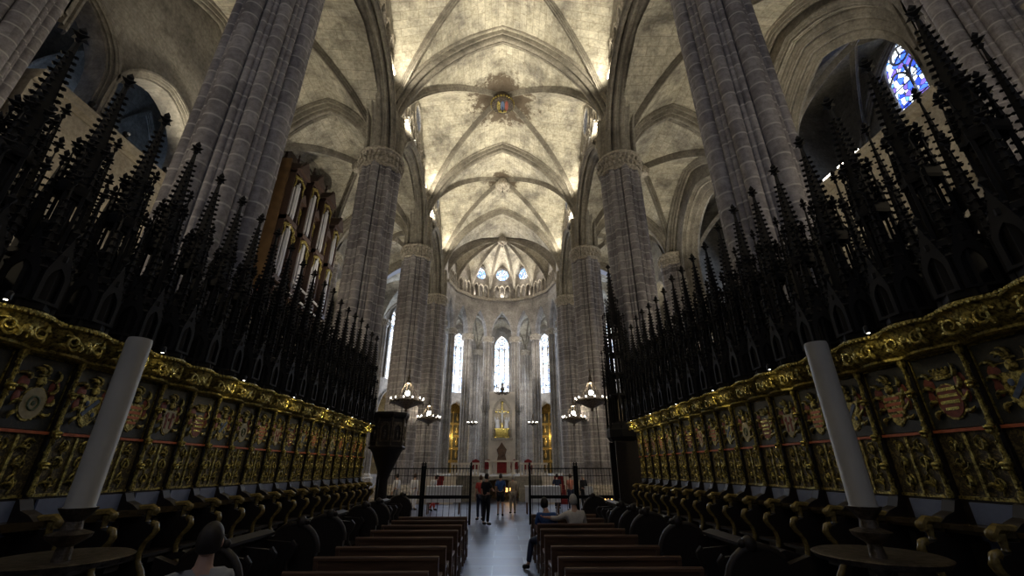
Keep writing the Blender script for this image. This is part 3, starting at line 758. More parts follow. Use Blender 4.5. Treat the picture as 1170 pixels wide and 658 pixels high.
# ---- ambulatory
for k in range(7):
    a0, a1 = AA[k], AA[k+1]
    q = [pol(a0, R1), pol(a1, R1), pol(a1, R2), pol(a0, R2)]
    w = MB(); vault_web(w, q, 15.0, (3.9, 4.0), .45, 4.2, 8)
    o = w.build('ceiling_ambulatory', 'vault'); weld(o); S_(o, '%s vault cell of the ambulatory behind the altar' % cell[k], 'vault')
    rb = MB(); diag_rib(rb, q[0], q[2], 15., 4.2, .45, .14, .26, 10); diag_rib(rb, q[1], q[3], 15., 4.2, .45, .14, .26, 10)
    S_(rb.build('trim_rib', 'arch', None, 40), 'crossed ribs of the %s ambulatory vault' % cell[k], 'rib')
    mid, u, n, half = frame_between(q[3], q[2]); Z = Vector((0, 0, 1))
    win = (0, 1.03, 10.3, 16.2, 17.9); chap = (0, 1.75, 1.5, 6.6, 9.2)
    w = MB(); w.slab([(-half-.25, 0), (half+.25, 0), (half+.25, 20), (-half-.25, 20)], [hole_arch(*win), hole_arch(*chap)], .7, (mid, u, Z, n))
    S_(w.build('wall_ambulatory', 'apse'), 'ambulatory wall with the %s tall window over a chapel arch' % cell[k], 'wall')
    t = pane('w', hole_arch(*win), (mid+n*.4, u, Z, n), 'glass_white', 'tall bright stained glass lancet, %s of the ambulatory' % cell[k])
    lancet_tracery(t, *win, (mid+n*.3, u, Z, n), mullions=2)
    a = MB(); a.sweep(hole_arch(0, 1.14, 10.3, 16.2, 18.0), ROLL(.2, .26), u, n, mid)
    a.sweep(hole_arch(0, 1.73, 1.5, 6.6, 9.15), ROLL(.22, .3), u, n, mid)
    S_(a.build('trim_arch', 'apse', None, 40), 'mouldings round the %s window and chapel arch of the ambulatory' % cell[k], 'arch')
    # chapel room behind
    c = MB(); c.slab([(-2.2, 0), (2.2, 0), (2.2, 9.9), (-2.2, 9.9)], [], .3, (mid+n*3.6, u, Z, n))
    for s in (-1, 1): c.slab([(.7, 0), (3.6, 0), (3.6, 9.9), (.7, 9.9)], [], .25, (mid+u*(s*2.2), n, Z, u*s))
    c.slab([(-2.4, .7), (2.4, .7), (2.4, 3.9), (-2.4, 3.9)], [], .25, (mid+Z*9.8, u, n, Z))
    S_(c.build('wall_chapel', 'wall'), 'walls of the %s radiating chapel behind the altar' % cell[k], 'wall')
    # respond shaft
for k, a in enumerate(AA):
    x, y = pol(a, R2-.1)
    p = thing('pillar', 'ambulatory wall shaft between the chapels, %s' % apse_lab[k], 'pillar', (x, y, 0), R(-a), 'ambulatory wall shafts', 'structure')
    for q in (apr[0], apr[1], apr[2]):
        kk = q.copy(); COL.objects.link(kk); kk.parent = p
for sgn, sd in ((-1, 'left'), (1, 'right')):
    w = MB(); vault_web(w, [(min(sgn*6.1, sgn*12.1), 35.5), (max(sgn*6.1, sgn*12.1), 35.5), (max(sgn*6.1, sgn*12.1), 40.4), (min(sgn*6.1, sgn*12.1), 40.4)], 15., (3.9, 4.), .45, 4.2, 8)
    o = w.build('ceiling_aisle', 'vault'); weld(o); S_(o, 'last %s aisle vault before the ambulatory' % sd, 'vault')
    w = MB(); w.box(min(sgn*12.1, sgn*12.8), max(sgn*12.1, sgn*12.8), 38.1, 40.6, 0, 20); S_(w.build('wall_%s' % sd, 'wall'), 'end of the %s aisle wall at the ambulatory' % sd, 'wall')
# ---- keystones of the nave
def keystone(y, z, r, label, gilded):
    t = thing('trim_boss', label, 'boss', (0, y, z), 0, None, 'structure')
    m = MB(); m.lathe([(r*.2, 0), (r*.92, .02), (r, .10), (r, .28), (r*.86, .34), (r*.9, .55), (r*.7, .8)], 24); m.build('drum', 'bronze' if gilded else 'carved', t, 40)
    m = MB()
    for k in range(26): m.ball((r*1.0*math.cos(k*2*PI/26), r*1.0*math.sin(k*2*PI/26), .2), r*.10, r*.10, .09, 6, 4)
    m.build('beaded_rim', 'gold' if gilded else 'carved', t, 50)
    if gilded:
        for j, (dx, mt, w_) in enumerate(((-.36, 'gold', .17), (.0, 'blue_paint', .20), (.36, 'dull_red', .17))):
            m = MB(); m.ball((dx*r, -.10*r, .0), w_*r, .55*r, .05, 8, 5); m.ball((dx*r, .32*r, -.01), .10*r, .10*r, .06, 8, 5); m.build('painted_figure', mt, t, 60)
        m = MB(); m.ball((0, .55*r, -.01), .42*r, .16*r, .05, 10, 5); m.build('gilt_glory', 'gold', t, 60)
    else:
        m = MB()
        for k in range(7): m.ball((.5*r*math.cos(k), .5*r*math.sin(k*1.7), 0), .2*r, .2*r, .1, 7, 5)
        m.build('relief', 'carved', t, 50)
    m = MB(); m.tube([(0, 0, .05), (0, 0, -.38)], .03, 6); m.ball((0, 0, -.42), .07, n=8, m=6); m.build('hook', 'iron', t)
keystone(12.3, 25.15, .85, 'carved keystone of the nave vault nearest the camera', True)
keystone(21.75, 25.1, .78, 'large gilded keystone with painted figures in the middle of the nave vault', True)
keystone(31.0, 25.15, .62, 'smaller brown stone keystone before the apse', False)
keystone(40.4, 24.75, .5, 'small keystone where the apse ribs meet', False)
# ================================================================== THE CHOIR
BX = 4.85; PITCH = .66
# ---- platform under the upper stalls and the back wall of the choir enclosure
for sgn, sd, y1 in ((-1, 'left', 16.35), (1, 'right', 15.3)):
    p = MB(); p.box(min(sgn*3.72, sgn*5.3), max(sgn*3.72, sgn*5.3), 2.2, y1, 0, .55)
    S_(p.build('floor_platform', 'dark_wood'), 'raised wooden platform under the upper %s choir stalls' % sd, 'platform')
    p = MB(); p.box(min(sgn*(BX+.06), sgn*5.3), max(sgn*(BX+.06), sgn*5.3), 2.2, y1, .55, 3.45)
    S_(p.build('wall_choir_%s' % sd, 'wall'), 'stone enclosure wall behind the %s choir stalls' % sd, 'wall')
# local frame of a stall: x towards the aisle, y along the row, z up, origin on the panel plane at floor level
def leaf(mb, c, ang, L, w, th=.012):
    """a small curled acanthus leaf lying in the y-z plane"""
    pts = []
    for i in range(6):
        t = i/5; a = ang+t*1.25; pts.append((c[0]+th*(.6+math.sin(PI*t)), c[1]+L*t*math.cos(a), c[2]+L*t*math.sin(a)))
    mb.tube(pts, [w*(.35+.9*math.sin(PI*min(1, .18+t*.82/5*1))) for t in range(6)], 5)
def scroll(mb, c, r, turns, th, flip=1, a0=0., n=16, x=0.):
    pts = []
    for i in range(n+1):
        t = i/n; a = a0+flip*t*turns*2*PI; rr = r*(1-.82*t); pts.append((c[0]+x*math.sin(PI*t), c[1]+rr*math.cos(a), c[2]+rr*math.sin(a)))
    mb.tube(pts, [th*(1-.55*i/n) for i in range(n+1)], 5)
def make_stall(kind):
    t = thing('choir_stall', 'stall', 'choir stall', (0, 0, 0), 0, 'upper choir stalls')
    h = PITCH/2; yb = h-.045
    # painted armorial panel
    m = MB(); m.box(-.03, .0, -h+.045, h-.045, 2.38, 3.13)
    pa = m.build('armorial_panel', 'panel_dark', t, None, (0, -.04, 0))
    m = MB()
    for (a, b) in ((-h+.04, -h+.055), (h-.055, h-.04)): m.box(-.005, .012, a, b, 2.38, 3.13)
    m.box(-.005, .014, -h+.04, h-.04, 3.115, 3.132); m.build('gilt_edge', 'gold', pa)
    # shield
    zc = 2.66
    sh = [(-.115, .14), (.115, .14), (.12, .0), (.095, -.10), (.05, -.165), (0, -.195), (-.05, -.165), (-.095, -.10), (-.12, 0)]
    if kind % 3 == 1: sh = [(.125*math.cos(2*PI*k/20), -.02+.165*math.sin(2*PI*k/20)) for k in range(20)]
    ground, charge = [('gold', 'red_paint'), ('dull_red', 'gold2'), ('cream_paint', 'dull_red'), ('gold', 'blue_paint'), ('cream_paint', 'green_paint')][kind % 5]
    m = MB(); m.slab([(y*1.14, z*1.12) for y, z in sh], [], .010, ((.0, 0, zc), (0, 1, 0), (0, 0, 1), (1, 0, 0))); sho = m.build('shield_rim', 'gold', pa)
    m = MB(); m.slab(sh, [], .016, ((.0, 0, zc), (0, 1, 0), (0, 0, 1), (1, 0, 0))); m.build('shield', ground, pa)
    m = MB(); fr = lambda y, z: ((.0, y, zc+z), (0, 1, 0), (0, 0, 1), (1, 0, 0))
    if kind % 5 in (0, 1):
        for k in range(4): m.slab([(-.10+.017*k*0, -.017), (.10, -.017), (.10, .017), (-.10, .017)] if k < 3 else [(-.07, -.015), (.07, -.015), (.07, .015), (-.07, .015)], [], .021, fr(0, .10-.065*k))
    elif kind % 5 == 2:
        for k in range(2): m.slab([(-.018, -.12), (.018, -.12), (.018, .11), (-.018, .11)], [], .021, fr(-.05+.1*k, 0))
        for k in range(3): m.ball((.02, (-.075, 0, .075)[k], zc+.06-.05*(k == 1)), .008, .022, .026, 6, 4)
    elif kind % 5 == 3:
        m.slab([(-.095, -.06), (-.06, -.09), (.10, .10), (.06, .125)], [], .021, fr(0, 0)); m.ball((.02, -.055, zc+.06), .008, .03, .035, 6, 4); m.ball((.02, .06, zc-.06), .008, .026, .03, 6, 4)
    else:
        m.tube([(.02, .055*math.cos(2*PI*k/12), zc-.02+.07*math.sin(2*PI*k/12)) for k in range(13)], .012, 5); m.ball((.02, 0, zc-.02), .008, .022, .028, 6, 4)
    m.build('shield_charge', charge, pa)
    # helmet, crest and mantling
    m = MB()
    if kind % 4 == 1:
        m.lathe([(.085, 0), (.10, .02), (.075, .035), (.115, .085), (.105, .09)], 12, (.008, 0, zc+.20), .25, 1)
        for k in range(5): m.ball((.015, -.09+.045*k, zc+.305), .012, .014, .02, 6, 4)
    else:
        m.ball((.012, 0, zc+.205), .03, .055, .06, 8, 6); m.ball((.014, 0, zc+.275), .022, .065, .022, 8, 5)
        leaf(m, (.008, -.02, zc+.28), 1.4, .12, .018); leaf(m, (.008, .02, zc+.28), 1.0, .13, .018); leaf(m, (.008, 0, zc+.30), 1.9, .10, .016)
    for s in (-1, 1):
        for (z, a, L) in ((.22, .3, .13), (.10, .05, .12), (-.02, -.5, .10), (-.12, -1.0, .09)):
            aa = a if s > 0 else PI-a-1.25; leaf(m, (.006, s*.13, zc+z), aa, L, .020)
    m.tube([(.003, -.15, zc+.12), (.003, .15, zc+.12)], .006, 4); m.tube([(.003, -.14, zc+.24), (.003, .14, zc+.24)], .006, 4); m.tube([(.003, -.14, zc-.1), (.003, .14, zc-.1)], .006, 4)
    m.build('mantling_leaf', 'gold', pa)
    for s in (-1, 1):
        m = MB(); m.ball((.004, s*.165, zc+.16), .008, .06, .09, 8, 5); m.ball((.004, s*.18, zc+.02), .008, .04, .075, 8, 5); m.build('red_mantling', 'dull_red', pa)
    # red string course and gilt line
    m = MB(); m.box(-.01, .03, -h+.04, h-.04, 2.34, 2.37); m.build('red_rail', 'red_paint', t, None, (0, -.04, 0))
    # lower carved panel: two lights of arabesque separated by a strip
    m = MB(); m.box(-.03, .0, -h+.045, h-.045, 1.73, 2.34); lo = m.build('arabesque_panel', 'panel_gold', t, None, (0, -.04, 0))
    m = MB()
    for c in (-.135, .135):
        for z in (1.87, 2.05, 2.22):
            scroll(m, (.008, c, z), .075, 1.3, .014, 1 if c > 0 else -1, random.random()*3, 12)
            leaf(m, (.004, c, z-.05), random.choice((.3, 1.7)), .11, .016)
        m.tube([(.006, c+.02*math.sin(k*1.2), 1.76+.054*k) for k in range(11)], .010, 5)
    m.build('arabesque_relief', 'gold', lo)
    m = MB(); m.box(0, .02, -.016, .016, 1.75, 2.33); m.box(0, .022, -h+.04, h-.04, 1.715, 1.745); m.build('gilt_divider', 'gold', lo)
    # twisted colonnette on the right edge of the bay
    m = MB(); y = yb
    m.lathe([(.030, 1.72), (.038, 1.76), (.022, 1.80), (.022, 2.0), (.034, 2.02), (.034, 2.05), (.022, 2.08), (.020, 2.30), (.036, 2.33), (.036, 2.38), (.022, 2.41), (.020, 2.74), (.032, 2.76), (.032, 2.79), (.020, 2.82), (.019, 3.04), (.036, 3.08), (.040, 3.14)], 8, (.055, y, 0))
    co = m.build('colonnette', 'gold', t, 40)
    m = MB()
    for k in range(46): z = 1.80+k*.0275; m.ball((.055+.024*math.cos(k*.8), y+.024*math.sin(k*.8), z), .010, .010, .014, 5, 3)
    m.build('twist', 'gold', co)
    for z in (2.035, 2.355, 2.775): m = MB(); m.ball((.085, y, z), .050, .044, .030, 8, 5); m.ball((.095, y, z-.035), .03, .034, .025, 7, 5); m.build('leaf_knop', 'gold2', co, 60)
    m = MB(); m.box(-.03, .03, h-.085, h-.002, 1.70, 3.13); m.build('dark_stile', 'dark_wood', t)
    # projecting gilded cornice
    m = MB(); pr = [(-.06, 3.13), (.10, 3.13), (.13, 3.15), (.12, 3.18), (.17, 3.22), (.25, 3.30), (.29, 3.38), (.33, 3.40), (.33, 3.44), (-.06, 3.44)]
    vs = []; ny = 9
    for k in range(ny):
        y = -h+PITCH*k/(ny-1); bul = .11*math.cos((k/(ny-1)-.5)*PI)-.06
        vs += [(x+(bul if x > .05 else 0), y, z+(.015*math.cos((k/(ny-1)-.5)*PI) if z > 3.35 else 0)) for x, z in pr]
    q = len(pr); m.add(vs, [(i*q+k, i*q+(k+1) % q, (i+1)*q+(k+1) % q, (i+1)*q+k) for i in range(ny-1) for k in range(q)]+[tuple(range(q-1, -1, -1)), tuple((ny-1)*q+k for k in range(q))])
    cn = m.build('gilded_cornice', 'gold', t)
    m = MB()
    for s in (-1, 1):
        scroll(m, (.27, s*.15, 3.275), .095, 1.6, .020, s, .4, 18, .03)
        leaf(m, (.27, s*.05, 3.20), .9 if s > 0 else 1.0, .12, .022); leaf(m, (.26, s*.20, 3.19), 1.2 if s > 0 else 1.6, .09, .02)
        leaf(m, (.28, s*.17, 3.30), .4 if s > 0 else 1.6, .09, .018)
    m.ball((.30, 0, 3.29), .03, .045, .05, 8, 5)
    for k in range(13): m.ball((.36+.05*math.cos((k/12-.5)*PI)-.02, -h+.03+k*.05, 3.415), .02, .02, .022, 5, 3)
    m.build('scrollwork', 'gold2', cn)
    # leather back, shoulder wings, arm rail, partition, seat
    m = MB(); m.box(-.03, .035, -.235, .225, 1.36, 1.69); m.box(-.03, .02, -.2, .2, 1.0, 1.36); m.build('back_pad', 'pad', t)
    m = MB(); m.box(-.04, .01, -h, h, .56, 1.72)
    m.slab([(-.0, 1.38), (.26, 1.38), (.30, 1.50), (.22, 1.56), (.12, 1.60), (.07, 1.70), (.0, 1.72)], [], .14, ((0, h-.142, 0), (1, 0, 0), (0, 0, 1), (0, 1, 0)))
    m.build('back_frame', 'dark_wood', t)
    m = MB()   # the arm: a moulded shelf that swells at the partition
    m.slab([(0, -.328), (.30, -.328), (.31, -.24), (.26, -.16), (.24, -.08), (.24, .0), (.25, .10), (.30, .19), (.36, .24), (.37, .30), (.32, .328), (0, .328)], [], .045, ((0, 0, 1.455), (1, 0, 0), (0, 1, 0), (0, 0, 1)))
    m.slab([(0, -.326), (.27, -.326), (.22, -.05), (.33, .24), (.29, .326), (0, .326)], [], .03, ((0, 0, 1.425), (1, 0, 0), (0, 1, 0), (0, 0, 1)))
    m.build('arm_rail', 'rail_wood', t)
    m = MB()
    side = [(.0, .56), (.44, .56), (.42, .74), (.34, .86), (.31, .98), (.34, 1.10), (.42, 1.18), (.46, 1.25), (.44, 1.31), (.38, 1.33), (.30, 1.35), (.30, 1.425), (0, 1.425)]
    m.slab(side, [], .075, ((.08, yb-.037, 0), (1, 0, 0), (0, 0, 1), (0, 1, 0)))
    pt = m.build('partition', 'dark_wood', t)
    m = MB(); e = [(.54, .70), (.50, .80), (.43, .90), (.41, 1.01), (.44, 1.13), (.51, 1.20), (.545, 1.26), (.52, 1.33), (.46, 1.36)]
    m.tube([(x, yb, z) for x, z in e], [.045, .040, .034, .034, .038, .042, .042, .036, .02], 8)
    m.ball((.50, yb, 1.32), .055, .044, .05, 8, 6); m.ball((.53, yb, 1.26), .03, .044, .03, 8, 5)
    m.build('scrolled_arm', 'arm_wood', pt, 50)
    m = MB(); m.lathe([(.036, 1.36), (.024, 1.38), (.034, 1.43), (.04, 1.49)], 8, (.40, yb, 0)); m.tube([(.24, yb, 1.51), (.42, yb, 1.525), (.47, yb, 1.49), (.45, yb, 1.44)], .042, 7); m.ball((.47, yb, 1.48), .05, .044, .05, 8, 6); m.build('arm_finial', 'arm_wood', pt, 50)
    m = MB(); m.box(.0, .40, -h+.05, h-.05, .93, .97); m.box(.05, .35, -.1, .1, .85, .93); m.build('seat', 'dark_wood', t)
    return t
stalls = [make_stall(k) for k in range(5)]
arms_txt = ['a red barred gold shield', 'a red oval shield', 'a pale shield with posts', 'a gold shield with a blue bend', 'a pale oval-ringed shield']
used = set(); order = [0, 1, 3, 0, 4, 2, 0, 3, 1, 2, 0, 4, 3, 1, 2, 0, 3, 4, 1, 2, 0, 3]
def place(proto, key, loc, rz, label):
    if key not in used:
        used.add(key); proto.location = loc; proto.rotation_euler = (0, 0, rz); proto['label'] = label; return proto
    return dup(proto, loc, rz, label)
rows = {'left': [16.3-PITCH/2-PITCH*k for k in range(20)], 'right': [15.2-PITCH/2-PITCH*k for k in range(19)]}
for sd, sgn, rz in (('left', -1, 0), ('right', 1, PI)):
    for k, y in enumerate(rows[sd]):
        kd = order[(k+(7 if sgn > 0 else 0)) % len(order)]
        place(stalls[kd], 's%d' % kd, (sgn*BX, y, 0), rz, '%s choir stall from the altar, %s row, %s' % (ORD[k], sd, arms_txt[kd]))
# ---- black pinnacled canopies standing on the cornice
def spire(mb, x, y, z0, z1, w, crock=.05, step=.13, fin=True, n=4, fs=1.):
    mb.lathe([(w, z0), (w*.16, z1)], n, (x, y, 0), rot=PI/4 if n == 4 else 0)
    z = z0+step*.6; k = 0
    while z < z1-.12:
        t = (z-z0)/(z1-z0); r = w*(1-t*.84)
        for q in range(4):
            a = q*PI/2+PI/4
            mb.octa((x+(r+crock*.35)*math.cos(a), y+(r+crock*.35)*math.sin(a), z), crock*(1-.45*t), None, crock*.75*(1-.4*t))
        z += step
    if fin:
        mb.octa((x, y, z1+.03), .030*fs, .030*fs, .055); mb.octa((x, y, z1+.10), .075*fs, .034*fs, .040*fs); mb.octa((x, y, z1+.10), .034*fs, .075*fs, .040*fs); mb.octa((x, y, z1+.17), .036*fs, .036*fs, .06*fs)
def make_canopy(k):
    t = thing('stall_canopy', 'c', 'canopy', (0, 0, 0), 0, 'canopies over the choir stalls')
    h = PITCH/2; z = 3.44; dz = (.0, .14, -.10)[k]
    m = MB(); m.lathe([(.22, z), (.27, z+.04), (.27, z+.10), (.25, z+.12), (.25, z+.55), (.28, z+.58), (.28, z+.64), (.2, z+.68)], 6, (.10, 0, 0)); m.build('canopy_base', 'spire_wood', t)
    for a in (-PI/3, 0, PI/3):   # gables round the base
        m = MB()
        d = Vector((math.cos(a), math.sin(a), 0)); u = Vector((-d.y, d.x, 0)); c = Vector((.10, 0, 0))+d*.235
        m.slab([(-.13, z+.10), (.13, z+.10), (.13, z+.42), (0, z+.86), (-.13, z+.42)], [pointed(.085, z+.34, .16, 5, z+.13)], .03, (c, u, Vector((0, 0, 1)), d))
        for s in (-1, 1):
            for q in range(4): m.octa(c+d*.015+u*(s*.13*(1-q/4.2))+Vector((0, 0, z+.45+.42*q/4.2)), .03, .03, .035)
        m.octa(c+d*.015+Vector((0, 0, z+.92)), .05, .05, .07); m.build('gable', 'spire_wood', t)
    m = MB()   # open lantern
    for q in range(6):
        a = q*PI/3; x, y = .09+.15*math.cos(a), .15*math.sin(a); m.lathe([(.026, z+.6), (.020, z+1.55)], 4, (x, y, 0)); spire(m, x, y, z+1.5, z+1.95+dz*.5, .035, .026, .10)
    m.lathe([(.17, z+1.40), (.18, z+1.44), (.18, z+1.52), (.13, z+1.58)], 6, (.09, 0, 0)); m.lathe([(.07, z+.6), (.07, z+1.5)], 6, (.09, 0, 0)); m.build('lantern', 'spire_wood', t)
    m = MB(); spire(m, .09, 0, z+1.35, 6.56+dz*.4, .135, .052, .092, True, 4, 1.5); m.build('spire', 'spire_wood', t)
    for s in (-1, 1):
        m = MB(); m.lathe([(.05, z), (.045, z+1.1), (.055, z+1.12), (.055, z+1.18)], 4, (.02, h-.055 if s > 0 else -h*.55, 0), rot=PI/4)
        spire(m, .02, h-.055 if s > 0 else -h*.55, z+1.18, (5.75 if s > 0 else 5.15)+dz, .055, .030, .09); m.build('side_pinnacle', 'spire_wood', t)
        m = MB(); m.lathe([(.032, z), (.030, z+.7)], 4, (.27, s*.17, 0), rot=PI/4); spire(m, .27, s*.17, z+.68, z+1.45+dz, .040, .032, .10); m.build('front_pinnacle', 'spire_wood', t)
    m = MB()   # traceried screen behind
    m.slab([(-h, z), (h, z), (h, z+.95), (.16, z+1.25), (0, z+1.0), (-.16, z+1.25), (-h, z+.95)], [pointed(.085, z+.62, .18, 5, z+.38, c) for c in (-.21, .0, .21)]+[circ(c, z+.93, .05, 8) for c in (-.16, .16)], .04, ((-.06, 0, 0), (0, 1, 0), (0, 0, 1), (1, 0, 0)))
    for c in (-.24, -.08, .1, .25): spire(m, -.04, c, z+.95, z+1.6+.25*math.sin(c*19+k), .032, .028, .10)
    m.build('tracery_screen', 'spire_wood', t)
    return t
canopies = [make_canopy(k) for k in range(3)]
for sd, sgn, rz in (('left', -1, 0), ('right', 1, PI)):
    for k, y in enumerate(rows[sd]):
        kd = (k*2+k//3) % 3
        place(canopies[kd], 'c%d' % kd, (sgn*BX, y, .0), rz, 'black spired canopy over the %s stall from the altar end, %s row' % (ORD[k], sd))
# small spot lamps at the foot of the canopies
spots = []
def make_spot():
    t = thing('spot_lamp', 's', 'lamp', (0, 0, 0), 0, 'spot lamps on the canopies')
    m = MB(); m.lathe([(.035, 0), (.035, .07), (.02, .09)], 8); m.tube([(0, 0, .08), (-.08, 0, .09), (-.12, 0, .02)], .010, 5); m.build('housing', 'iron', t, 40)
    m = MB(); m.lathe([(.001, -.004), (.016, -.004), (.016, .0)], 8); m.build('lens', 'bulb_dim', t); return t
sp0 = make_spot()
for sd, sgn, rz in (('left', -1, 0), ('right', 1, PI)):
    for j, k in enumerate(range(1, 20, 3)):
        if k >= len(rows[sd]): continue
        y = rows[sd][k]; nm = '%s small lit spot lamp counted from the altar end, on the %s cornice' % (ORD[j], sd); loc = (sgn*(BX-.36), y+PITCH/2, 3.46)
        place(sp0, 'sp', loc, rz, nm); spots.append((loc[0], loc[1], sgn))
# ---- lower stalls, dark, in blocks with stair gaps between
def make_low():
    t = thing('lower_stall', 'l', 'choir stall', (0, 0, 0), 0, 'lower choir stalls')
    h = .33
    m = MB(); m.box(-.05, .0, -h, h, .0, 1.02); m.build('back', 'dark_wood', t)
    m = MB(); m.slab([(-.22, 1.06), (-.20, 1.02), (.10, 1.02), (.10, 1.06), (-.05, 1.10)], [], 2*h, ((0, -h, 0), (1, 0, 0), (0, 0, 1), (0, 1, 0))); m.build('desk_top', 'dark_wood', t)
    m = MB(); m.slab([(0, 0), (.46, 0), (.46, .42), (.36, .52), (.34, .66), (.44, .78), (.46, .86), (.38, .92), (0, .95)], [], .07, ((0, h-.072, 0), (1, 0, 0), (0, 0, 1), (0, 1, 0))); pt = m.build('partition', 'dark_wood', t)
    m = MB(); m.tube([(.46, h-.036, .42), (.38, h-.036, .54), (.37, h-.036, .66), (.45, h-.036, .78), (.47, h-.036, .86), (.40, h-.036, .93)], .035, 7); m.build('scrolled_arm', 'dark_wood', pt, 50)
    m = MB(); m.box(0, .40, -h+.045, h-.045, .42, .46); m.build('seat', 'dark_wood', t)
    return t
low = make_low()
def make_end():
    t = thing('stall_end', 'e', 'stall end panel', (0, 0, 0), 0, 'rounded ends of the lower stalls')
    m = MB(); pr = [(-.25, 0), (.74, 0), (.74, .6)]+[(.34+.40*math.cos(a*PI/10), .74+.40*math.sin(a*PI/10)) for a in range(0, 9)]+[(-.25, 1.06)]
    m.slab(pr, [], .10, ((0, -.05, 0), (1, 0, 0), (0, 0, 1), (0, 1, 0))); m.build('panel', 'dark_wood', t)
    m = MB(); m.tube([(.34+.40*math.cos(a*PI/12), 0, .74+.40*math.sin(a*PI/12)) for a in range(0, 10)], .055, 7)
    m.ball((.42, 0, 1.17), .09, .08, .10, 9, 7); m.ball((.51, 0, 1.18), .05, .05, .05, 7, 5); m.build('carved_crest', 'dark_wood', t, 60); return t
end0 = make_end()
LX = 3.55
gaps = {'left': [(5.3, 7.9), (8.7, 11.4), (12.2, 15.5)], 'right': [(5.2, 7.8), (9.0, 10.4), (11.2, 14.9)]}
bn = ['block nearest the camera', 'middle block', 'block by the grille']
for sd, sgn, rz in (('left', -1, 0), ('right', 1, PI)):
    for b, (a0, a1) in enumerate(gaps[sd]):
        n = int((a1-a0-.1)/.66)
        for k in range(n):
            place(low, 'low', (sgn*LX, a1-.38-.66*k, 0), rz, '%s dark lower stall from the altar end, %s, %s side' % (ORD[k], bn[b], sd))
        place(end0, 'end', (sgn*LX, a1+.11, 0), rz, 'dark rounded stall end facing the altar, %s, %s side' % (bn[b], sd))
        place(end0, 'end', (sgn*LX, a1-.13-.66*n, 0), rz, 'dark rounded stall end facing the camera, %s, %s side' % (bn[b], sd))
# ---- tall pale candles on wide-trayed stands
for sd, sgn in (('left', -1), ('right', 1)):
    t = thing('candle_stand', 'dark turned stand with a wide round tray under the pale post on the %s' % sd, 'stand', (sgn*3.32, 4.0, 0))
    m = MB(); m.lathe([(.34, 0), (.34, .05), (.22, .10), (.08, .18), (.06, .5), (.10, .6), (.06, .7), (.05, 1.2), (.10, 1.27)], 16); m.build('stem', 'bronze', t, 40)
    m = MB(); m.lathe([(.1, 1.27), (.44, 1.30), (.47, 1.34), (.45, 1.35), (.1, 1.32)], 32); m.build('tray', 'bronze', t, 40)
    m = MB(); m.lathe([(.06, 1.32), (.05, 1.42), (.14, 1.48), (.15, 1.51), (.07, 1.54), (.06, 1.60), (.12, 1.68), (.13, 1.70)], 16); m.build('socket', 'bronze', t, 40)
    m = MB(); m.lathe([(.107, 0), (.100, .01), (.100, 1.42), (.094, 1.45), (.03, 1.45), (.012, 1.43)], 28)
    tag(m.build('candle', 'candle', None, 40, (sgn*3.32, 4.0, 1.70)), 'tall pale grey cylindrical candle standing before the %s choir stalls' % sd, 'candle')
# ---- pews
def make_pew():
    t = thing('pew', 'p', 'pew', (0, 0, 0), 0, 'wooden pews')
    L = .83
    # facing +y; back towards -y
    m = MB(); m.slab([(-.02, .52), (.02, .52), (-.055, .885), (-.095, .885)], [], 2*L-.06, ((-L+.03, 0, 0), (0, 1, 0), (0, 0, 1), (1, 0, 0))); m.build('backrest', 'pew_wood', t)
    m = MB(); m.tube([(-L, -.08, .895), (L, -.08, .895)], .022, 8); m.box(-L, L, -.115, -.045, .87, .90); m.build('top_rail', 'pew_wood', t)
    m = MB(); m.bevbox(-L+.03, L-.03, 0, .42, .41, .45, .008); m.build('seat', 'pew_wood', t)
    for s in (-1, 1):
        m = MB(); x = s*(L-.03)
        m.slab([(.0, 0), (.07, 0), (.06, .45), (-.045, .90), (-.115, .90), (-.02, .45)], [], .055, ((x-.027, 0, 0), (0, 1, 0), (0, 0, 1), (1, 0, 0)))
        m.box(x-.027, x+.027, .36, .42, 0, .41); m.box(x-.022, x+.022, .03, .40, .20, .26); m.box(x-.022, x+.022, -.03, .44, .60, .635); m.box(x-.02, x+.02, .38, .42, .41, .62)
        m.build('end_frame', 'pew_wood', t)
    m = MB(); m.box(-L+.06, L-.06, -.30, -.18, .10, .13)
    for s in (-1, 1): m.box(s*(L-.10)-.02, s*(L-.10)+.02, -.30, -.02, 0, .10)
    m.build('kneeler', 'pew_wood', t); return t
pew0 = make_pew()
PYR = [4.9, 5.72, 6.6, 7.4, 8.32, 9.2, 9.98, 10.86, 11.6]
for k, y in enumerate(reversed(PYR)):
    place(pew0, 'pew', (-1.47, y+.09, 0), 0, '%s plain brown pew from the grille, left of the centre aisle' % ORD[k])
PYR2 = [4.95, 5.87, 6.55, 7.4, 8.5, 9.35, 10.2, 11.2, 12.15]
for k, y in enumerate(reversed(PYR2)):
    place(pew0, 'pew', (1.78, y+.09, 0), 0, '%s plain brown pew from the grille, right of the centre aisle' % ORD[k])
for k, (x, y, rz) in enumerate(((2.05, 7.31, .1), (1.55, 8.2, -.3), (1.85, 8.22, .2))):
    m = MB(); m.box(-.11, .11, -.075, .075, 0, .012); m.box(-.105, .105, -.07, .07, .012, .02)
    tag(m.build('leaflet', 'paper', None, None, (x, y+.28, .455), rz), ['white leaflet lying on a right-hand pew, nearest the camera', 'white leaflet on the right pew at its aisle side', 'second white leaflet beside it on the same right pew'][k], 'leaflet')
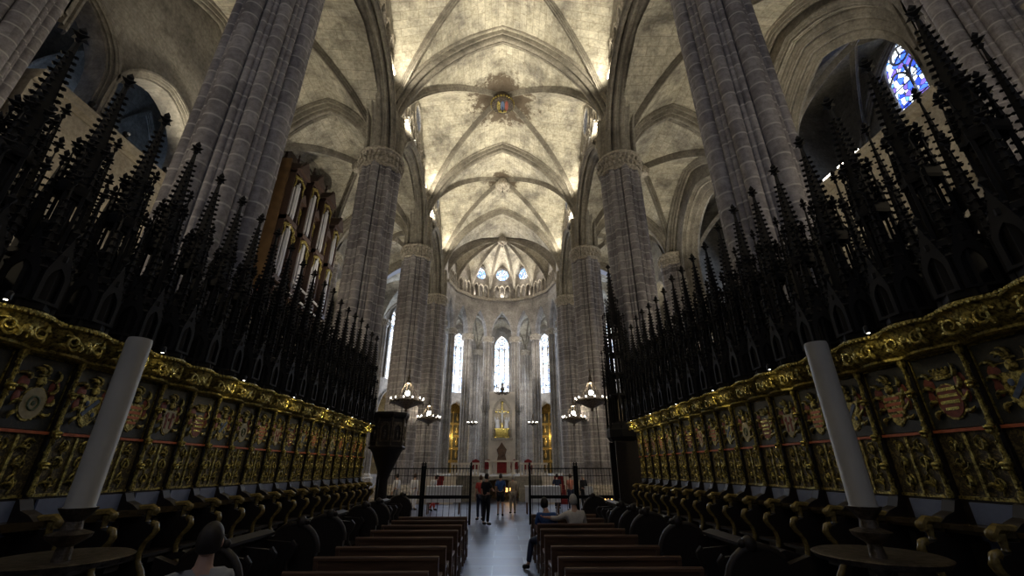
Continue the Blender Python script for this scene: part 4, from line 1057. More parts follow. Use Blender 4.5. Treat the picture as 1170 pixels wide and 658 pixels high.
# ---- pulpit on the left, canopied throne on the right
t = thing('pulpit', 'dark carved pulpit at the end of the left stalls', 'pulpit', (-4.15, 16.95, 0))
m = MB(); m.lathe([(.5, 0), (.5, .2), (.2, .35), (.16, 1.6), (.22, 1.8), (.55, 2.55), (.62, 2.65)], 12); m.build('pedestal', 'dark_wood', t, 30)
m = MB(); m.lathe([(.66, 2.65), (.70, 2.72), (.62, 2.78), (.62, 3.72), (.70, 3.78), (.74, 3.86), (.74, 3.95), (.60, 3.95), (.55, 3.0), (.1, 2.9)], 8, rot=PI/8); bd = m.build('body', 'dark_wood', t)
m = MB()
for k in range(8):
    a = k*PI/4; d = Vector((math.cos(a), math.sin(a), 0)); u = Vector((-d.y, d.x, 0)); c = d*.575
    m.slab([(-.18, 2.9), (.18, 2.9), (.18, 3.6), (-.18, 3.6)], [pointed(.13, 3.3, .2, 6, 2.95)], .03, (c, u, Vector((0, 0, 1)), d))
    m.ball(c+d*.01+Vector((0, 0, 3.12)), .05, .05, .13, 7, 5); m.ball(c+d*.01+Vector((0, 0, 3.28)), .035, n=7, m=5)
    m.lathe([(.04, 2.78), (.03, 2.9), (.03, 3.65), (.05, 3.75)], 6, (.64*math.cos(a+PI/8), .64*math.sin(a+PI/8), 0))
m.build('carved_panels', 'bronze', bd)
t = thing('throne_canopy', 'tall narrow black openwork spire over the throne at the end of the right stalls', 'throne', (4.75, 16.4, 0))
m = MB(); m.box(-.6, .6, -.6, .6, 0, .5); m.box(-.5, .5, -.5, -.4, .5, 2.9); m.box(-.5, .5, .4, .5, .5, 2.9); m.box(.4, .5, -.5, .5, .5, 3.4); m.box(-.35, .4, -.4, .4, .5, 1.0); m.build('seat', 'dark_wood', t)
m = MB(); m.lathe([(.55, 2.9), (.66, 3.05), (.66, 3.3), (.55, 3.5), (.4, 3.6)], 8, rot=PI/8); m.build('tester', 'spire_wood', t)
for q in range(8):
    a = q*PI/4+PI/8
    for rr, z0, z1, zt in ((.60, 3.3, 4.9, 6.2), (.42, 3.5, 6.2, 7.7)):
        x, y = rr*math.cos(a), rr*math.sin(a); m = MB(); m.lathe([(.05, z0), (.04, z1)], 4, (x, y, 0)); spire(m, x, y, z1, zt, .055, .045, .14); m.build('pinnacle', 'spire_wood', t)
m = MB()
for z in (4.5, 5.3, 6.1, 6.9): m.lathe([(.44-.06*(z-4.5)/1, z), (.47-.06*(z-4.5), z+.05), (.44-.06*(z-4.5), z+.12), (.36-.06*(z-4.5), z+.12)], 8, rot=PI/8)
for q in range(6):
    a = q*PI/3; m.lathe([(.045, 3.6), (.04, 7.9)], 4, (.25*math.cos(a), .25*math.sin(a), 0)); spire(m, .25*math.cos(a), .25*math.sin(a), 7.2, 8.4, .05, .04, .13)
m.build('lantern', 'spire_wood', t)
m = MB(); spire(m, 0, 0, 7.4, 9.95, .22, .08, .16); m.octa((0, 0, 10.1), .12, .12, .12); m.build('spire', 'spire_wood', t)
# ================================================================== grille, chandeliers, organ, presbytery
def bars(mb, x0, x1, z0, z1, step, r, y=0.):
    n = max(1, round((x1-x0)/step))
    for k in range(n+1): x = x0+(x1-x0)*k/n; mb.lathe([(r, z0), (r, z1)], 4, (x, y, 0), rot=PI/4)
def grille(label, x0, x1, y, gate=False):
    t = thing('iron_grille', label, 'grille', ((x0+x1)/2, y, 0), 0, 'iron grille panels'); h = (x1-x0)/2
    for s in (-1, 1):
        m = MB(); m.box(s*h-.045, s*h+.045, -.045, .045, 0, 2.06); m.lathe([(.06, 2.06), (.03, 2.12), (.05, 2.17), (.0, 2.24)], 8, (s*h, 0, 0)); m.build('post', 'iron', t)
    m = MB(); m.box(-h, h, -.02, .02, 1.97, 2.01); m.box(-h, h, -.03, .03, .90, 1.02); m.box(-h, h, -.02, .02, .08, .13); m.box(-h, h, -.015, .015, 1.70, 1.725); m.build('rail', 'iron', t)
    m = MB(); bars(m, -h+.1, h-.1, 1.02, 1.97, .115, .011); m.build('upper_bar_grid', 'iron', t)
    m = MB(); bars(m, -h+.1, h-.1, .13, .90, .23, .012); m.build('lower_bar_grid', 'iron', t)
    return t
grille('black iron grille leaf left of the gateway with fine upper bars', -2.9, -1.06, 18.4)
grille('black iron grille reaching from the left leaf to the pulpit', -4.75, -3.0, 18.4)
grille('black iron grille leaf right of the gateway, behind the seated pair', 1.3, 3.1, 18.4)
grille('black iron grille reaching from the right leaf to the throne', 3.2, 5.2, 18.4)
# ---- chandeliers
def chandelier(label, x, y, z, r, top, n, mat='bronze', lit=True):
    t = thing('chandelier', label, 'chandelier', (x, y, z), 0, 'hanging crown chandeliers')
    m = MB(); m.tube([(0, 0, top-z), (0, 0, r*1.9)], .012, 5); m.build('chain', 'iron', t)
    m = MB(); m.lathe([(r*.93, -.02), (r, -.04), (r*1.02, .03), (r*.97, .07), (r*.93, .05)], 28)
    m.lathe([(.02, -r*.42), (r*.15, -r*.36), (r*.4, -r*.25), (r*.75, -r*.11), (r*.97, -.02), (r*.90, -.01), (r*.4, -r*.18), (.02, -r*.28)], 20); m.ball((0, 0, -r*.48), r*.09, n=8, m=6)
    for k in range(n): a = 2*PI*k/n; m.lathe([(.02, .03), (.035, .09), (.03, .11)], 6, (r*math.cos(a), r*math.sin(a), 0)); m.octa((r*1.03*math.cos(a), r*1.03*math.sin(a), -.07), .045)
    m.build('crown_ring', mat, t, 40)
    m = MB()
    for k in range(6):
        a = k*PI/3; m.tube([(r*.95*math.cos(a), r*.95*math.sin(a), .05), (r*.5*math.cos(a), r*.5*math.sin(a), r*.5), (r*.16*math.cos(a), r*.16*math.sin(a), r*1.15), (0, 0, r*1.5)], .014, 5)
    m.lathe([(.02, r*1.1), (r*.16, r*1.15), (r*.17, r*1.22), (r*.09, r*1.35), (r*.12, r*1.45), (.05, r*1.6), (.03, r*1.9), (.06, r*1.95), (.01, r*2.05)], 10); m.build('upper_crown', mat, t, 40)
    for k in range(n): a = 2*PI*k/n; m = MB(); m.ball((r*math.cos(a), r*math.sin(a), .15), .030, .030, .05, 7, 5); m.build('candle_bulb', 'bulb_dim', t)
    if lit:
        m = MB(); m.ball((0, 0, r*.55), .11, n=10, m=8); m.build('centre_bulb', 'bulb', t)
        for k in range(3): a = k*2.1; m.ball
    return t
CH = [('large iron crown chandelier hanging at the left end of the choir', -4.25, 20, 4.8, .76, 16.), ('large iron crown chandelier at the right end of the choir beside the throne spire', 4.35, 20, 4.85, .76, 16.),
      ('smaller crown chandelier with bright bulb, left of the altar', -4.2, 26, 4.66, .68, 16.), ('smaller crown chandelier with bright bulb, right of the altar', 4.45, 26, 4.68, .68, 16.),
      ('small far chandelier left of the altarpiece', -2.6, 40, 5.7, .42, 15.), ('small far chandelier right of the altarpiece', 2.95, 40, 5.72, .42, 15.)]
for k, (lab, x, y, z, r, top) in enumerate(CH): chandelier(lab, x, y, z, r, top, 12 if r > .5 else 8, lit=k < 4)
# ---- organ in the left transept arch
t = thing('pipe_organ', 'brown wooden pipe organ with grey pipes high in the left transept arch', 'organ', (-12.3, 21.6, 9.2))
# local: x out into the aisle, y along the wall, z up
m = MB(); m.box(-1.6, .65, -3.25, 3.25, 0.0, 9.0); case = m.build('case', 'organ_wood', t)
m = MB(); m.box(-1.6, 1.0, -3.36, -3.25, .6, 8.2); m.build('side_boards', 'organ_side', t)
m = MB(); m.box(-.5, 1.35, -3.4, 3.4, -.35, 0); m.box(1.25, 1.4, -3.4, 3.4, 0, .12); m.box(1.22, 1.42, -3.4, 3.4, .85, .95)
for k in range(35): m.lathe([(.03, .1), (.05, .3), (.03, .5), (.045, .7), (.03, .86)], 6, (1.32, -3.35+k*.197, 0))
m.build('gallery_balustrade', 'organ_wood', t)
widths = [1.15, .75, 1.0, .75, 1.15, .75, .9]; y = -3.22
for k, wd in enumerate(widths):
    yc = y+wd/2; tower = k % 2 == 0; d = .55 if tower else .25; zt = (7.9, 6.7, 8.5, 6.9, 8.6, 6.7, 7.8)[k]
    for lv, (za, zb) in enumerate(((1.5, 4.5), (4.75, zt-.5))):
        n = max(3, int(wd/.16)); fr_ = MB(); x0 = .62
        fr_.box(x0, x0+d+.15, yc-wd/2, yc-wd/2+.07, za-.2, zb+.1); fr_.box(x0, x0+d+.15, yc+wd/2-.07, yc+wd/2, za-.2, zb+.1); fr_.box(x0, x0+d+.22, yc-wd/2, yc+wd/2, za-.28, za-.02); fr_.box(x0, x0+d+.2, yc-wd/2, yc+wd/2, zb, zb+.18)
        fr_.build('pipe_tower_frame' if tower else 'pipe_flat_frame', 'organ_wood', case)
        for j in range(n):
            py = yc-wd/2+.12+(wd-.24)*(j+.5)/n; q = abs((j+.5)/n-.5)*2; r_ = (wd-.24)/n*.46; px = x0+d*(1-.6*q*q)+.16 if tower else x0+d*.6+.14
            top = zb-.15-(.7 if tower else .35)*q-.2*(lv)
            pp = MB(); pp.lathe([(.02, za), (r_, za+.35), (r_, top), (r_*.8, top)], 8, (px, py, 0)); pp.octa((px+r_*.8, py, za+.48), .02, r_*.5, .07); pp.build('pipe', 'pipe', case, 50)
        g = MB()
        for j in range(7): g.ball((x0+d+.18, yc-wd/2+.1+(wd-.2)*j/6, zb-.06-.22*(1-abs(j-3)/3)*0-.20*abs(j-3)/3), .05, .09, .11, 7, 5)
        for s in (-1, 1): g.tube([(x0+d+.17, yc+s*(wd/2-.1), zb-.2), (x0+d+.17, yc+s*(wd/2-.16), zb-.6), (x0+d+.17, yc+s*(wd/2-.06), zb-.95)], [.06, .05, .02], 6)
        g.build('gilt_carving', 'gold', case, 50)
    g = MB(); g.slab([(-wd/2-.06, 0), (wd/2+.06, 0), (0, .55+.3*tower)], [], d+.45, ((.55, yc, zt-.30), (0, 1, 0), (0, 0, 1), (1, 0, 0)))
    for s in (-1, 1):
        for j in range(5): g.octa((.62+d+.3, yc+s*(wd/2)*(1-j/5), zt-.30+(.6+.3*tower)*j/5+.08), .06, .06, .09)
    g.lathe([(.05, 0), (.08, .15), (.03, .3), (.06, .4), (0, .55)], 8, (.62+d*.6, yc, zt+.3+.3*tower)); g.build('gable', 'organ_wood', case)
    y += wd
for (py, mt) in ((-2.2, 0), (.6, 1)):
    m = MB(); m.slab([(-.7, .35), (.7, .35), (.7, 1.1), (-.7, 1.1)], [], .03, ((.66, py, 0), (0, 1, 0), (0, 0, 1), (1, 0, 0))); m.build('red_painted_panel', 'dull_red', t)
m = MB()
for j in range(22): m.ball((.70, -3.0+j*.28, 1.2+.06*math.sin(j*2)), .04, .10, .07, 7, 5)
for (py) in (-2.2, .6):
    for j in range(10): scroll(m, (.70, py-.6+.13*j, .72), .09, 1.2, .02, (-1)**j, j)
m.build('gilt_frieze', 'gold', t)
m = MB(); m.lathe([(.05, 0), (.05, 2.8)], 8)
for (a, b) in (((1.3, -1.2, 1.9), (1.3, 2.6, 1.75)), ((1.3, -1.6, 1.2), (1.3, 2.4, 1.1))): beam = MB(); beam.tube([a, b], .06, 6); beam.build('trumpet_pipe', 'pipe', t)
# ---- strip lamps and small spot lamps on the gallery parapets, floodlight boxes on the clerestory ledge
def strip(loc, L, label):
    t = thing('strip_lamp', label, 'lamp', loc, 0, 'strip lamps on the right parapet'); m = MB(); m.box(-.06, .06, -L/2, L/2, 0, .07); m.build('housing', 'iron', t)
    m = MB(); m.box(-.07, -.055, -L/2+.03, L/2-.03, .015, .065); m.box(-.05, .05, -L/2+.03, L/2-.03, .07, .085); m.build('tube', 'strip', t)
for k, (y, L) in enumerate(((13.1, .75), (11.95, .5), (11.0, 1.0))): strip((11.82, y, 11.55), L, ['lit strip lamp on the right gallery parapet, furthest from the window', 'short lit strip lamp in the middle of the right gallery parapet', 'lit strip lamp on the right gallery parapet, closest to the window'][k])
for k, y in enumerate((9.35, 10.55, 11.5, 12.25, 12.75, 13.4)):
    t = thing('spot_lamp', '%s small spot lamp from the camera on the left gallery parapet' % ORD[k], 'lamp', (-11.86, y, 11.55), 0, 'small spot lamps on the left parapet')
    m = MB(); m.lathe([(.10, 0), (.10, .03), (.03, .05), (.03, .12)], 8); m.ball((0, 0, .2), .10, .10, .10, 8, 6); m.build('housing', 'iron', t)
    q_ = .03 if k in (0, 4) else .06; m = MB(); m.ball((.06, 0, .22), q_, q_, q_, 8, 6); m.build('lens', 'bulb_dim' if k in (0, 4) else 'pipe', t)
for k, (sgn, y) in enumerate(((-1, 19.0), (-1, 20.9), (1, 19.0), (1, 20.4), (-1, 29.4), (1, 29.4))):
    t = thing('floodlight', ['%s floodlight box from the camera on the %s clerestory ledge' % (ORD[[0, 1, 0, 1, 2, 2][k]], 'left' if sgn < 0 else 'right')][0], 'lamp', (sgn*5.60, y, 20.72), 0, 'floodlights on the clerestory')
    m = MB(); m.bevbox(-.14, .14, -.18, .18, .10, .34, .03); m.box(-.02, .02, -.16, .16, 0, .1); m.build('housing', 'pipe', t); m = MB(); m.box(-.12, .12, -.15, .15, .34, .35); m.build('lens', 'strip', t)
# ---- presbytery
p = MB(); p.box(-5.0, 5.0, 34, 46., 0, 1.5); p.box(-5.0, -1.5, 30.9, 34, 0, 1.5); p.box(1.5, 5., 30.9, 34, 0, 1.5); p.box(-1.5, 1.5, 30.9, 34, 1.38, 1.5); S_(p.build('floor_presbytery', 'wall'), 'raised presbytery floor behind the grille', 'floor')
p = MB(); p.slab([(5., 0), (5., 1.5), (-5., 1.5), (-5., 0)]+[(x, z) for x, z in reversed(pointed(1.3, .75, .58, 8, 0.))], [], .4, ((0, 30.5, 0), (1, 0, 0), (0, 0, 1), (0, 1, 0)))
S_(p.build('wall_presbytery', 'wall'), 'front wall of the presbytery with the low dark arch of the crypt', 'wall')
for sgn, sd in ((-1, 'left'), (1, 'right')):
    t = thing('carpeted_steps', 'red carpeted steps up to the presbytery on the %s' % sd, 'steps', (sgn*3.9, 30.46, 0))
    m = MB()
    for k in range(6): m.box(-1.1, 1.1, -.35*(6-k), 0, 0, .25*(k+1)-.001 if k < 5 else 1.495)
    m.build('treads', 'marble', t); m = MB()
    for k in range(6): m.box(-.3, .3, -.35*(6-k)-.012, -.35*(5-k) if k < 5 else 0, .25*k, .25*(k+1)+.012)
    m.build('carpet', 'red_cloth', t)
    t = thing('stone_balustrade', 'pale stone balustrade along the %s edge of the presbytery' % sd, 'balustrade', (sgn*2.3, 30.6, 1.5))
    m = MB(); m.box(-.95, .95, -.08, .08, .72, .84); m.box(-.95, .95, -.08, .08, 0, .1); m.build('rails', 'marble', t); m = MB()
    for k in range(9): m.lathe([(.05, .1), (.075, .25), (.035, .45), (.05, .72)], 8, (-.88+.22*k, 0, 0))
    m.build('balusters', 'marble', t, 40)
    t = thing('cloth_table', 'tall table under a pale bluish cloth behind the %s grille' % sd, 'table', (sgn*(2.6 if sgn < 0 else 2.15), 22.6, 0))
    m = MB(); m.box(-.85, .85, -.3, .3, 1.18, 1.21)
    for k in range(14): m.box(-.85+k*.1214, -.85+k*.1214+.1214, -.32+.012*(k % 2), -.30, .50, 1.20)
    m.build('cloth', 'white_cloth', t)
    for a in (-.75, .75):
        for b in (-.22, .22): m = MB(); m.lathe([(.03, 0), (.03, 1.18)], 6, (a, b, 0)); m.build('leg', 'pew_wood', t)
# altar, seats, altarpiece
t = thing('altar', 'white stone altar table with a red frontal', 'altar', (.15, 40, 1.5))
m = MB(); m.box(-1.5, 1.5, -.45, .45, 1.02, 1.14); m.build('table_top', 'marble', t)
for s in (-1, 1): m = MB(); m.lathe([(.2, 0), (.2, .1), (.13, .2), (.13, .85), (.2, 1.02)], 10, (s*1.0, 0, 0)); m.build('leg', 'marble', t, 40)
m = MB(); m.box(-.5, .5, -.2, .3, 0, 1.02); m.build('plinth', 'marble', t, 40)
m = MB(); m.box(-.42, .42, -.24, -.2, .1, .98); m.build('frontal', 'red_cloth', t)
t = thing('altarpiece', 'pale stone altarpiece between the two axial columns with a tall niche', 'altarpiece', (.12, 44.85, 1.5))
m = MB(); m.slab([(-1.35, 0), (1.35, 0), (1.35, 7.9), (-1.35, 7.9)], [pointed(.78, 5.7, 1.3, 10, 3.35)], .35, ((0, 0, 0), (1, 0, 0), (0, 0, 1), (0, 1, 0))); m.box(-1.3, 1.3, .36, .6, 3., 7.3); m.build('stone_screen', 'marble', t)
m = MB(); m.sweep(pointed(.80, 5.7, 1.35, 10, 3.35), ROLL(.12, .2), (1, 0, 0), (0, 1, 0), (0, -.02, 0)); m.box(-1.1, 1.1, -.3, 0, 3.1, 3.3); m.build('niche_moulding', 'carved', t, 40)
m = MB(); m.box(-.75, .75, -.25, .2, 3.3, 3.45); m.box(-.62, .62, -.2, .2, 3.45, 4.1); m.box(-.75, .75, -.26, .2, 4.1, 4.22)
for k in range(7): m.lathe([(.05, 3.45), (.04, 3.6), (.04, 4.0), (.06, 4.1)], 6, (-.6+.2*k, -.22, 0))
m.build('gilded_plinth', 'gold2', t)
m = MB(); m.slab([(-.5, 1.1), (.5, 1.1), (.35, 1.7), (.5, 2.2), (.2, 2.6), (0, 2.9), (-.2, 2.6), (-.5, 2.2), (-.35, 1.7)], [], .1, ((0, -.1, 0), (1, 0, 0), (0, 0, 1), (0, 1, 0))); m.ball((0, -.12, 1.9), .28, .08, .4, 10, 6); m.build('carved_arms', 'pew_wood', t)
t = thing('crucifix', 'gilded crucifix with white figures in the altarpiece niche', 'crucifix', (.12, 44.8, 5.72))
m = MB(); m.box(-.06, .06, -.05, .05, 0, 2.5); m.box(-.55, .55, -.05, .05, 1.55, 1.67)
for (a, b) in ((-.6, 1.61), (.6, 1.61), (0, 2.58)): m.ball((a, 0, b), .12, .06, .12, 8, 6)
for k in range(12): a = k*PI/6; m.tube([(0, .05, 1.6), (.5*math.cos(a), .05, 1.6+.5*math.sin(a))], .02, 4)
m.build('cross', 'gold2', t)
m = MB(); m.tube([(0, -.08, .55), (.02, -.1, .9), (0, -.1, 1.3), (0, -.1, 1.5)], [.05, .07, .10, .06], 8); m.ball((0, -.12, 1.66), .075, .08, .1, 8, 6)
for s in (-1, 1): m.tube([(s*.08, -.1, 1.46), (s*.3, -.08, 1.55), (s*.5, -.07, 1.62)], [.045, .035, .025], 6)
m.build('figure', 'white_cloth', t, 60)
for s, lab in ((-1, 'left'), (1, 'right')):
    t = thing('angel_statue', 'white kneeling angel statue %s of the crucifix' % lab, 'statue', (.12+s*.45, 44.8, 5.72))
    m = MB(); m.lathe([(.24, 0), (.22, .25), (.16, .55), (.17, .75), (.08, .86)], 10); m.ball((0, -.02, .98), .09, .1, .11, 8, 6); m.tube([(s*-.12, -.1, .75), (s*-.2, -.2, .7), (s*-.12, -.25, .85)], .04, 6); m.build('body', 'white_cloth', t, 60)
    m = MB(); m.slab([(0, .5), (.12, .45), (.3, .8), (.32, 1.25), (.2, 1.1), (.05, .8)], [], .04, ((s*.03, .12, 0), (s, 0, 0), (0, 0, 1), (0, 1, 0))); m.build('wing', 'white_cloth', t)
    t = thing('wall_candelabrum', 'branched gilded candelabrum on the axial column %s of the altarpiece' % lab, 'candelabrum', (.15+s*1.75, 45.0, 7.2))
    m = MB(); m.tube([(0, .4, 0), (0, 0, -.1), (0, -.1, .3)], .05, 6); scroll(m, (0, 0, .3), .45, 1.2, .05, s)
    m.v = [(v[1] if False else v[0]+0, v[1], v[2]) for v in m.v]
    for k in range(-2, 3): m.tube([(0, -.1, .2), (k*.13, -.2, .1), (k*.2, -.2, .45)], .03, 5); m.lathe([(.05, 0), (.03, .1), (.03, .35)], 6, (k*.2, -.2, .45))
    m.build('branches', 'bronze', t)
t = thing('hanging_corona', 'dark branched crown hanging before the axial window above the altarpiece', 'candelabrum', (.12, 44.0, 9.0))
m = MB(); m.tube([(0, 0, 6.3), (0, 0, .6)], .02, 5); m.build('rod', 'iron', t); m = MB()
for k in range(8):
    a = k*PI/4; m.tube([(0, 0, .3), (.4*math.cos(a), .4*math.sin(a), .0), (.75*math.cos(a), .75*math.sin(a), .15), (.8*math.cos(a), .8*math.sin(a), .7)], [.06, .05, .04, .03], 6); m.ball((.8*math.cos(a), .8*math.sin(a), .8), .07, .07, .12, 6, 5)
m.lathe([(.05, 0), (.2, .1), (.1, .3), (.25, .5), (.08, .8), (.14, 1.0), (.02, 1.3)], 10); m.build('branches', 'bronze', t)
for k, (x, y, lab) in enumerate(((-2.3, 42.2, 'left of the altar, outer one'), (-1.15, 43.6, 'behind the altar to the left'), (1.35, 43.6, 'behind the altar to the right'), (2.6, 42.2, 'right of the altar, outer one'))):
    t = thing('armchair', 'red velvet armchair %s' % lab, 'chair', (x, y, 1.5), 0, 'red chairs of the presbytery')
    m = MB(); m.bevbox(-.35, .35, -.3, .3, .4, .52, .03); m.build('seat', 'red_cloth', t); m = MB(); m.slab([(-.35, .5), (.35, .5), (.35, 1.15), (0, 1.3), (-.35, 1.15)], [], .08, ((0, .22, 0), (1, 0, 0), (0, 0, 1), (0, 1, 0))); m.build('backrest', 'red_cloth', t)
    for a in (-.3, .3):
        for b in (-.26, .24): m = MB(); m.lathe([(.03, 0), (.035, .4)], 6, (a, b, 0)); m.build('leg', 'pew_wood', t)
    for s in (-1, 1): m = MB(); m.box(s*.36-.03, s*.36+.03, -.28, .26, .68, .73); m.box(s*.36-.025, s*.36+.025, -.27, -.22, .5, .68); m.build('armrest', 'pew_wood', t)
# gilded chapel retables
for k, lab in ((1, 'left'), (2, 'left of centre'), (4, 'right of centre'), (5, 'right'), (0, 'far left'), (6, 'far right')):
    mid, u, n, half = frame_between(pol(AA[k], R2), pol(AA[k+1], R2))
    c = mid+n*2.4; t = thing('gilded_retable', 'tall gilded retable in the %s chapel behind the altar' % lab, 'retable', (c.x, c.y, 0), math.atan2(u.y, u.x)+(PI if n.dot(Vector((-u.y, u.x, 0))) < 0 else 0), 'gilded chapel retables')
    m = MB(); m.box(-1.7, 1.7, 0, .3, 0, 8.4); m.slab([(-1.7, 0), (1.7, 0), (1.1, .8), (0, 1.3), (-1.1, .8)], [], .3, ((0, 0, 8.4), (1, 0, 0), (0, 0, 1), (0, 1, 0))); m.build('frame', 'retable_gold', t)
    m = MB()
    for i in range(3):
        for j in range(5): m.slab([(-.45, 0), (.45, 0), (.45, 1.1), (-.45, 1.1)], [], .06, ((-1.1+1.1*i, -.06, 1.5+1.4*j), (1, 0, 0), (0, 0, 1), (0, 1, 0)))
    m.build('painted_panels', 'panel_gold', t)
    m = MB()
    for i in range(4):
        m.lathe([(.1, 1.4), (.07, 1.6), (.06, 8.1), (.12, 8.4)], 8, (-1.65+1.1*i, -.08, 0))
        for j in range(5): m.ball((-1.65+1.1*i, -.1, 2.8+1.4*j-.1), .14, .1, .1, 7, 5)
    for i in range(3):
        for j in range(5): m.ball((-1.1+1.1*i, -.1, 2.0+1.4*j), .16, .06, .34, 8, 6); m.ball((-1.1+1.1*i, -.12, 2.45+1.4*j), .10, .06, .12, 8, 6)
    m.build('gilt_carving', 'retable_gold', t, 60)
# ================================================================== people
def skin_mesh(pts, edges, root, sub=1):
    """continuous limb surface grown round a skeleton: pts name -> (co, radius)"""
    names = list(pts); me = bpy.data.meshes.new('sk'); me.from_pydata([pts[n][0] for n in names], [(names.index(a), names.index(b)) for a, b in edges], [])
    o = bpy.data.objects.new('sk', me); COL.objects.link(o)
    o.modifiers.new('s', 'SKIN').use_smooth_shade = True
    sv = me.skin_vertices[0].data
    for i, n in enumerate(names):
        r = pts[n][1]; sv[i].radius = (r, r) if not isinstance(r, tuple) else r; sv[i].use_root = (n == root)
    m = o.modifiers.new('u', 'SUBSURF'); m.levels = sub; m.render_levels = sub
    dg = bpy.context.evaluated_depsgraph_get(); ev = o.evaluated_get(dg); em = ev.to_mesh()
    mb = MB(); mb.add([v.co.copy() for v in em.vertices], [tuple(p.vertices) for p in em.polygons]); ev.to_mesh_clear()
    bpy.data.objects.remove(o); bpy.data.meshes.remove(me); return mb
def person(label, loc, rz, top, legs, hair, J=None, shorts=False, sleeves=False, scale=1., head_yaw=0., long_hair=False, group=None, bald=0.):
    V = lambda *a: Vector(a)
    P = {'pelvis': V(0, 0, .95), 'spine': V(0, .0, 1.12), 'chest': V(0, .0, 1.30), 'neckb': V(0, -.01, 1.44), 'neck': V(0, .0, 1.50), 'head': V(0, .02, 1.61)}
    for s, q in ((-1, 'l'), (1, 'r')):
        P.update({'sh'+q: V(s*.165, -.01, 1.385), 'el'+q: V(s*.215, -.03, 1.11), 'wr'+q: V(s*.215, .05, .87), 'pa'+q: V(s*.21, .075, .80),
                  'hip'+q: V(s*.09, 0, .90), 'kn'+q: V(s*.10, .02, .50), 'an'+q: V(s*.105, -.02, .085), 'to'+q: V(s*.12, .14, .035)})
    for k, v in (J or {}).items(): P[k] = Vector(v)
    t = thing('person', label, 'person', loc, rz, group); t.scale = (scale,)*3
    B = {'pelvis': (P['pelvis'], .12), 'spine': (P['spine'], .105), 'chest': (P['chest'], .125), 'neckb': (P['neckb'], .062), 'neck': (P['neck'], .056), 'jaw': (P['head']+V(0, 0, -.04), .055)}
    E = [('pelvis', 'spine'), ('spine', 'chest'), ('chest', 'neckb'), ('neckb', 'neck'), ('neck', 'jaw')]
    rad = {'sh': .056, 'el': .040, 'wr': .027, 'pa': (.036, .018), 'hip': .088, 'kn': .058, 'an': .040, 'to': .032}
    for q in 'lr':
        s = -1 if q == 'l' else 1
        for k, r in rad.items(): B[k+q] = (P[k+q], r)
        E += [('chest', 'sh'+q), ('sh'+q, 'el'+q), ('el'+q, 'wr'+q), ('wr'+q, 'pa'+q), ('pelvis', 'hip'+q), ('hip'+q, 'kn'+q), ('kn'+q, 'an'+q), ('an'+q, 'to'+q)]
        d = (P['pa'+q]-P['wr'+q]).normalized(); side = d.cross(V(s, 0, 0)); side = side.normalized() if side.length > .2 else V(0, 1, 0)
        inn = d.cross(side)*1.0
        if inn.dot(V(-s, 0, 0)) < 0: inn = -inn
        for f, (off, L) in enumerate(((.027, .062), (.009, .072), (-.009, .068), (-.026, .052))):
            b = P['pa'+q]+side*off+d*.03; a1 = b+d*L*.55+inn*.006; a2 = b+d*L+inn*.030
            for nm, co, r in (('f%d0' % f, b, .009), ('f%d1' % f, a1, .0085), ('f%d2' % f, a2, .0075)): B[nm+q] = (co, r)
            E += [('pa'+q, 'f%d0' % f+q), ('f%d0' % f+q, 'f%d1' % f+q), ('f%d1' % f+q, 'f%d2' % f+q)]
        th = (P['wr'+q]+P['pa'+q])/2+side*.03
        B['t0'+q] = (th, .012); B['t1'+q] = (th+side*.022+d*.035, .010); B['t2'+q] = (th+side*.028+d*.065+inn*.012, .008)
        E += [('pa'+q, 't0'+q), ('t0'+q, 't1'+q), ('t1'+q, 't2'+q)]
    mb = skin_mesh(B, E, 'pelvis', 1)
    # head with face
    H = P['head']; n, m = 18, 12; Rm = Matrix.Rotation(head_yaw, 3, 'Z'); vs = []
    for i in range(m+1):
        th = PI*i/m-PI/2
        for k in range(n):
            a = 2*PI*k/n; x, y, z = math.cos(th)*math.cos(a)*.074, math.cos(th)*math.sin(a)*.094, math.sin(th)*.118
            if y > 0:
                fz = z; c = max(0, 1-abs(x)/.022)
                y += c*max(0, 1-abs(fz+.022)/.034)*.020; y -= max(0, 1-abs(abs(x)-.03)/.018)*max(0, 1-abs(fz-.012)/.02)*.008
                y += max(0, 1-abs(x)/.03)*max(0, 1-abs(fz+.092)/.02)*.010; y += max(0, 1-abs(x)/.028)*max(0, 1-abs(fz+.062)/.010)*.006
            if z < -.03: x *= 1-.28*min(1, (-z-.03)/.08)
            vs.append(H+Rm @ V(x, y, z))
    mb.add(vs, [(i*n+k, i*n+(k+1) % n, (i+1)*n+(k+1) % n, (i+1)*n+k) for i in range(m) for k in range(n)])
    for s in (-1, 1): mb.ball(H+Rm @ V(s*.075, -.004, -.008), .012, .022, .032, 8, 6)
    mb.build('body', 'skin', t, 70)
    # hair cap
    hb = MB(); vs = []
    for i in range(m+1):
        th = PI*i/m-PI/2
        for k in range(n):
            a = 2*PI*k/n; x, y, z = math.cos(th)*math.cos(a)*.083, math.cos(th)*math.sin(a)*.102, math.sin(th)*.126
            lim = .035 if y > .03 else (-.075 if not long_hair else -.16)
            if z < lim: z = lim+(z-lim)*.08; x *= .97; y *= .97
            if y > .05 and z < .05: y = .05+(y-.05)*.3
            vs.append(H+Rm @ V(x, y-.010, z+.006))
    hb.add(vs, [(i*n+k, i*n+(k+1) % n, (i+1)*n+(k+1) % n, (i+1)*n+k) for i in range(m) for k in range(n)]); hb.build('hair', hair, t, 70)
    # shirt
    Sx = {'pelvis': (P['pelvis'].lerp(P['spine'], -.15), .140), 'spine': (P['spine'], .128), 'chest': (P['chest'], .146), 'neckb': (P['neckb'].lerp(P['chest'], .1), .072)}
    SE = [('pelvis', 'spine'), ('spine', 'chest'), ('chest', 'neckb')]
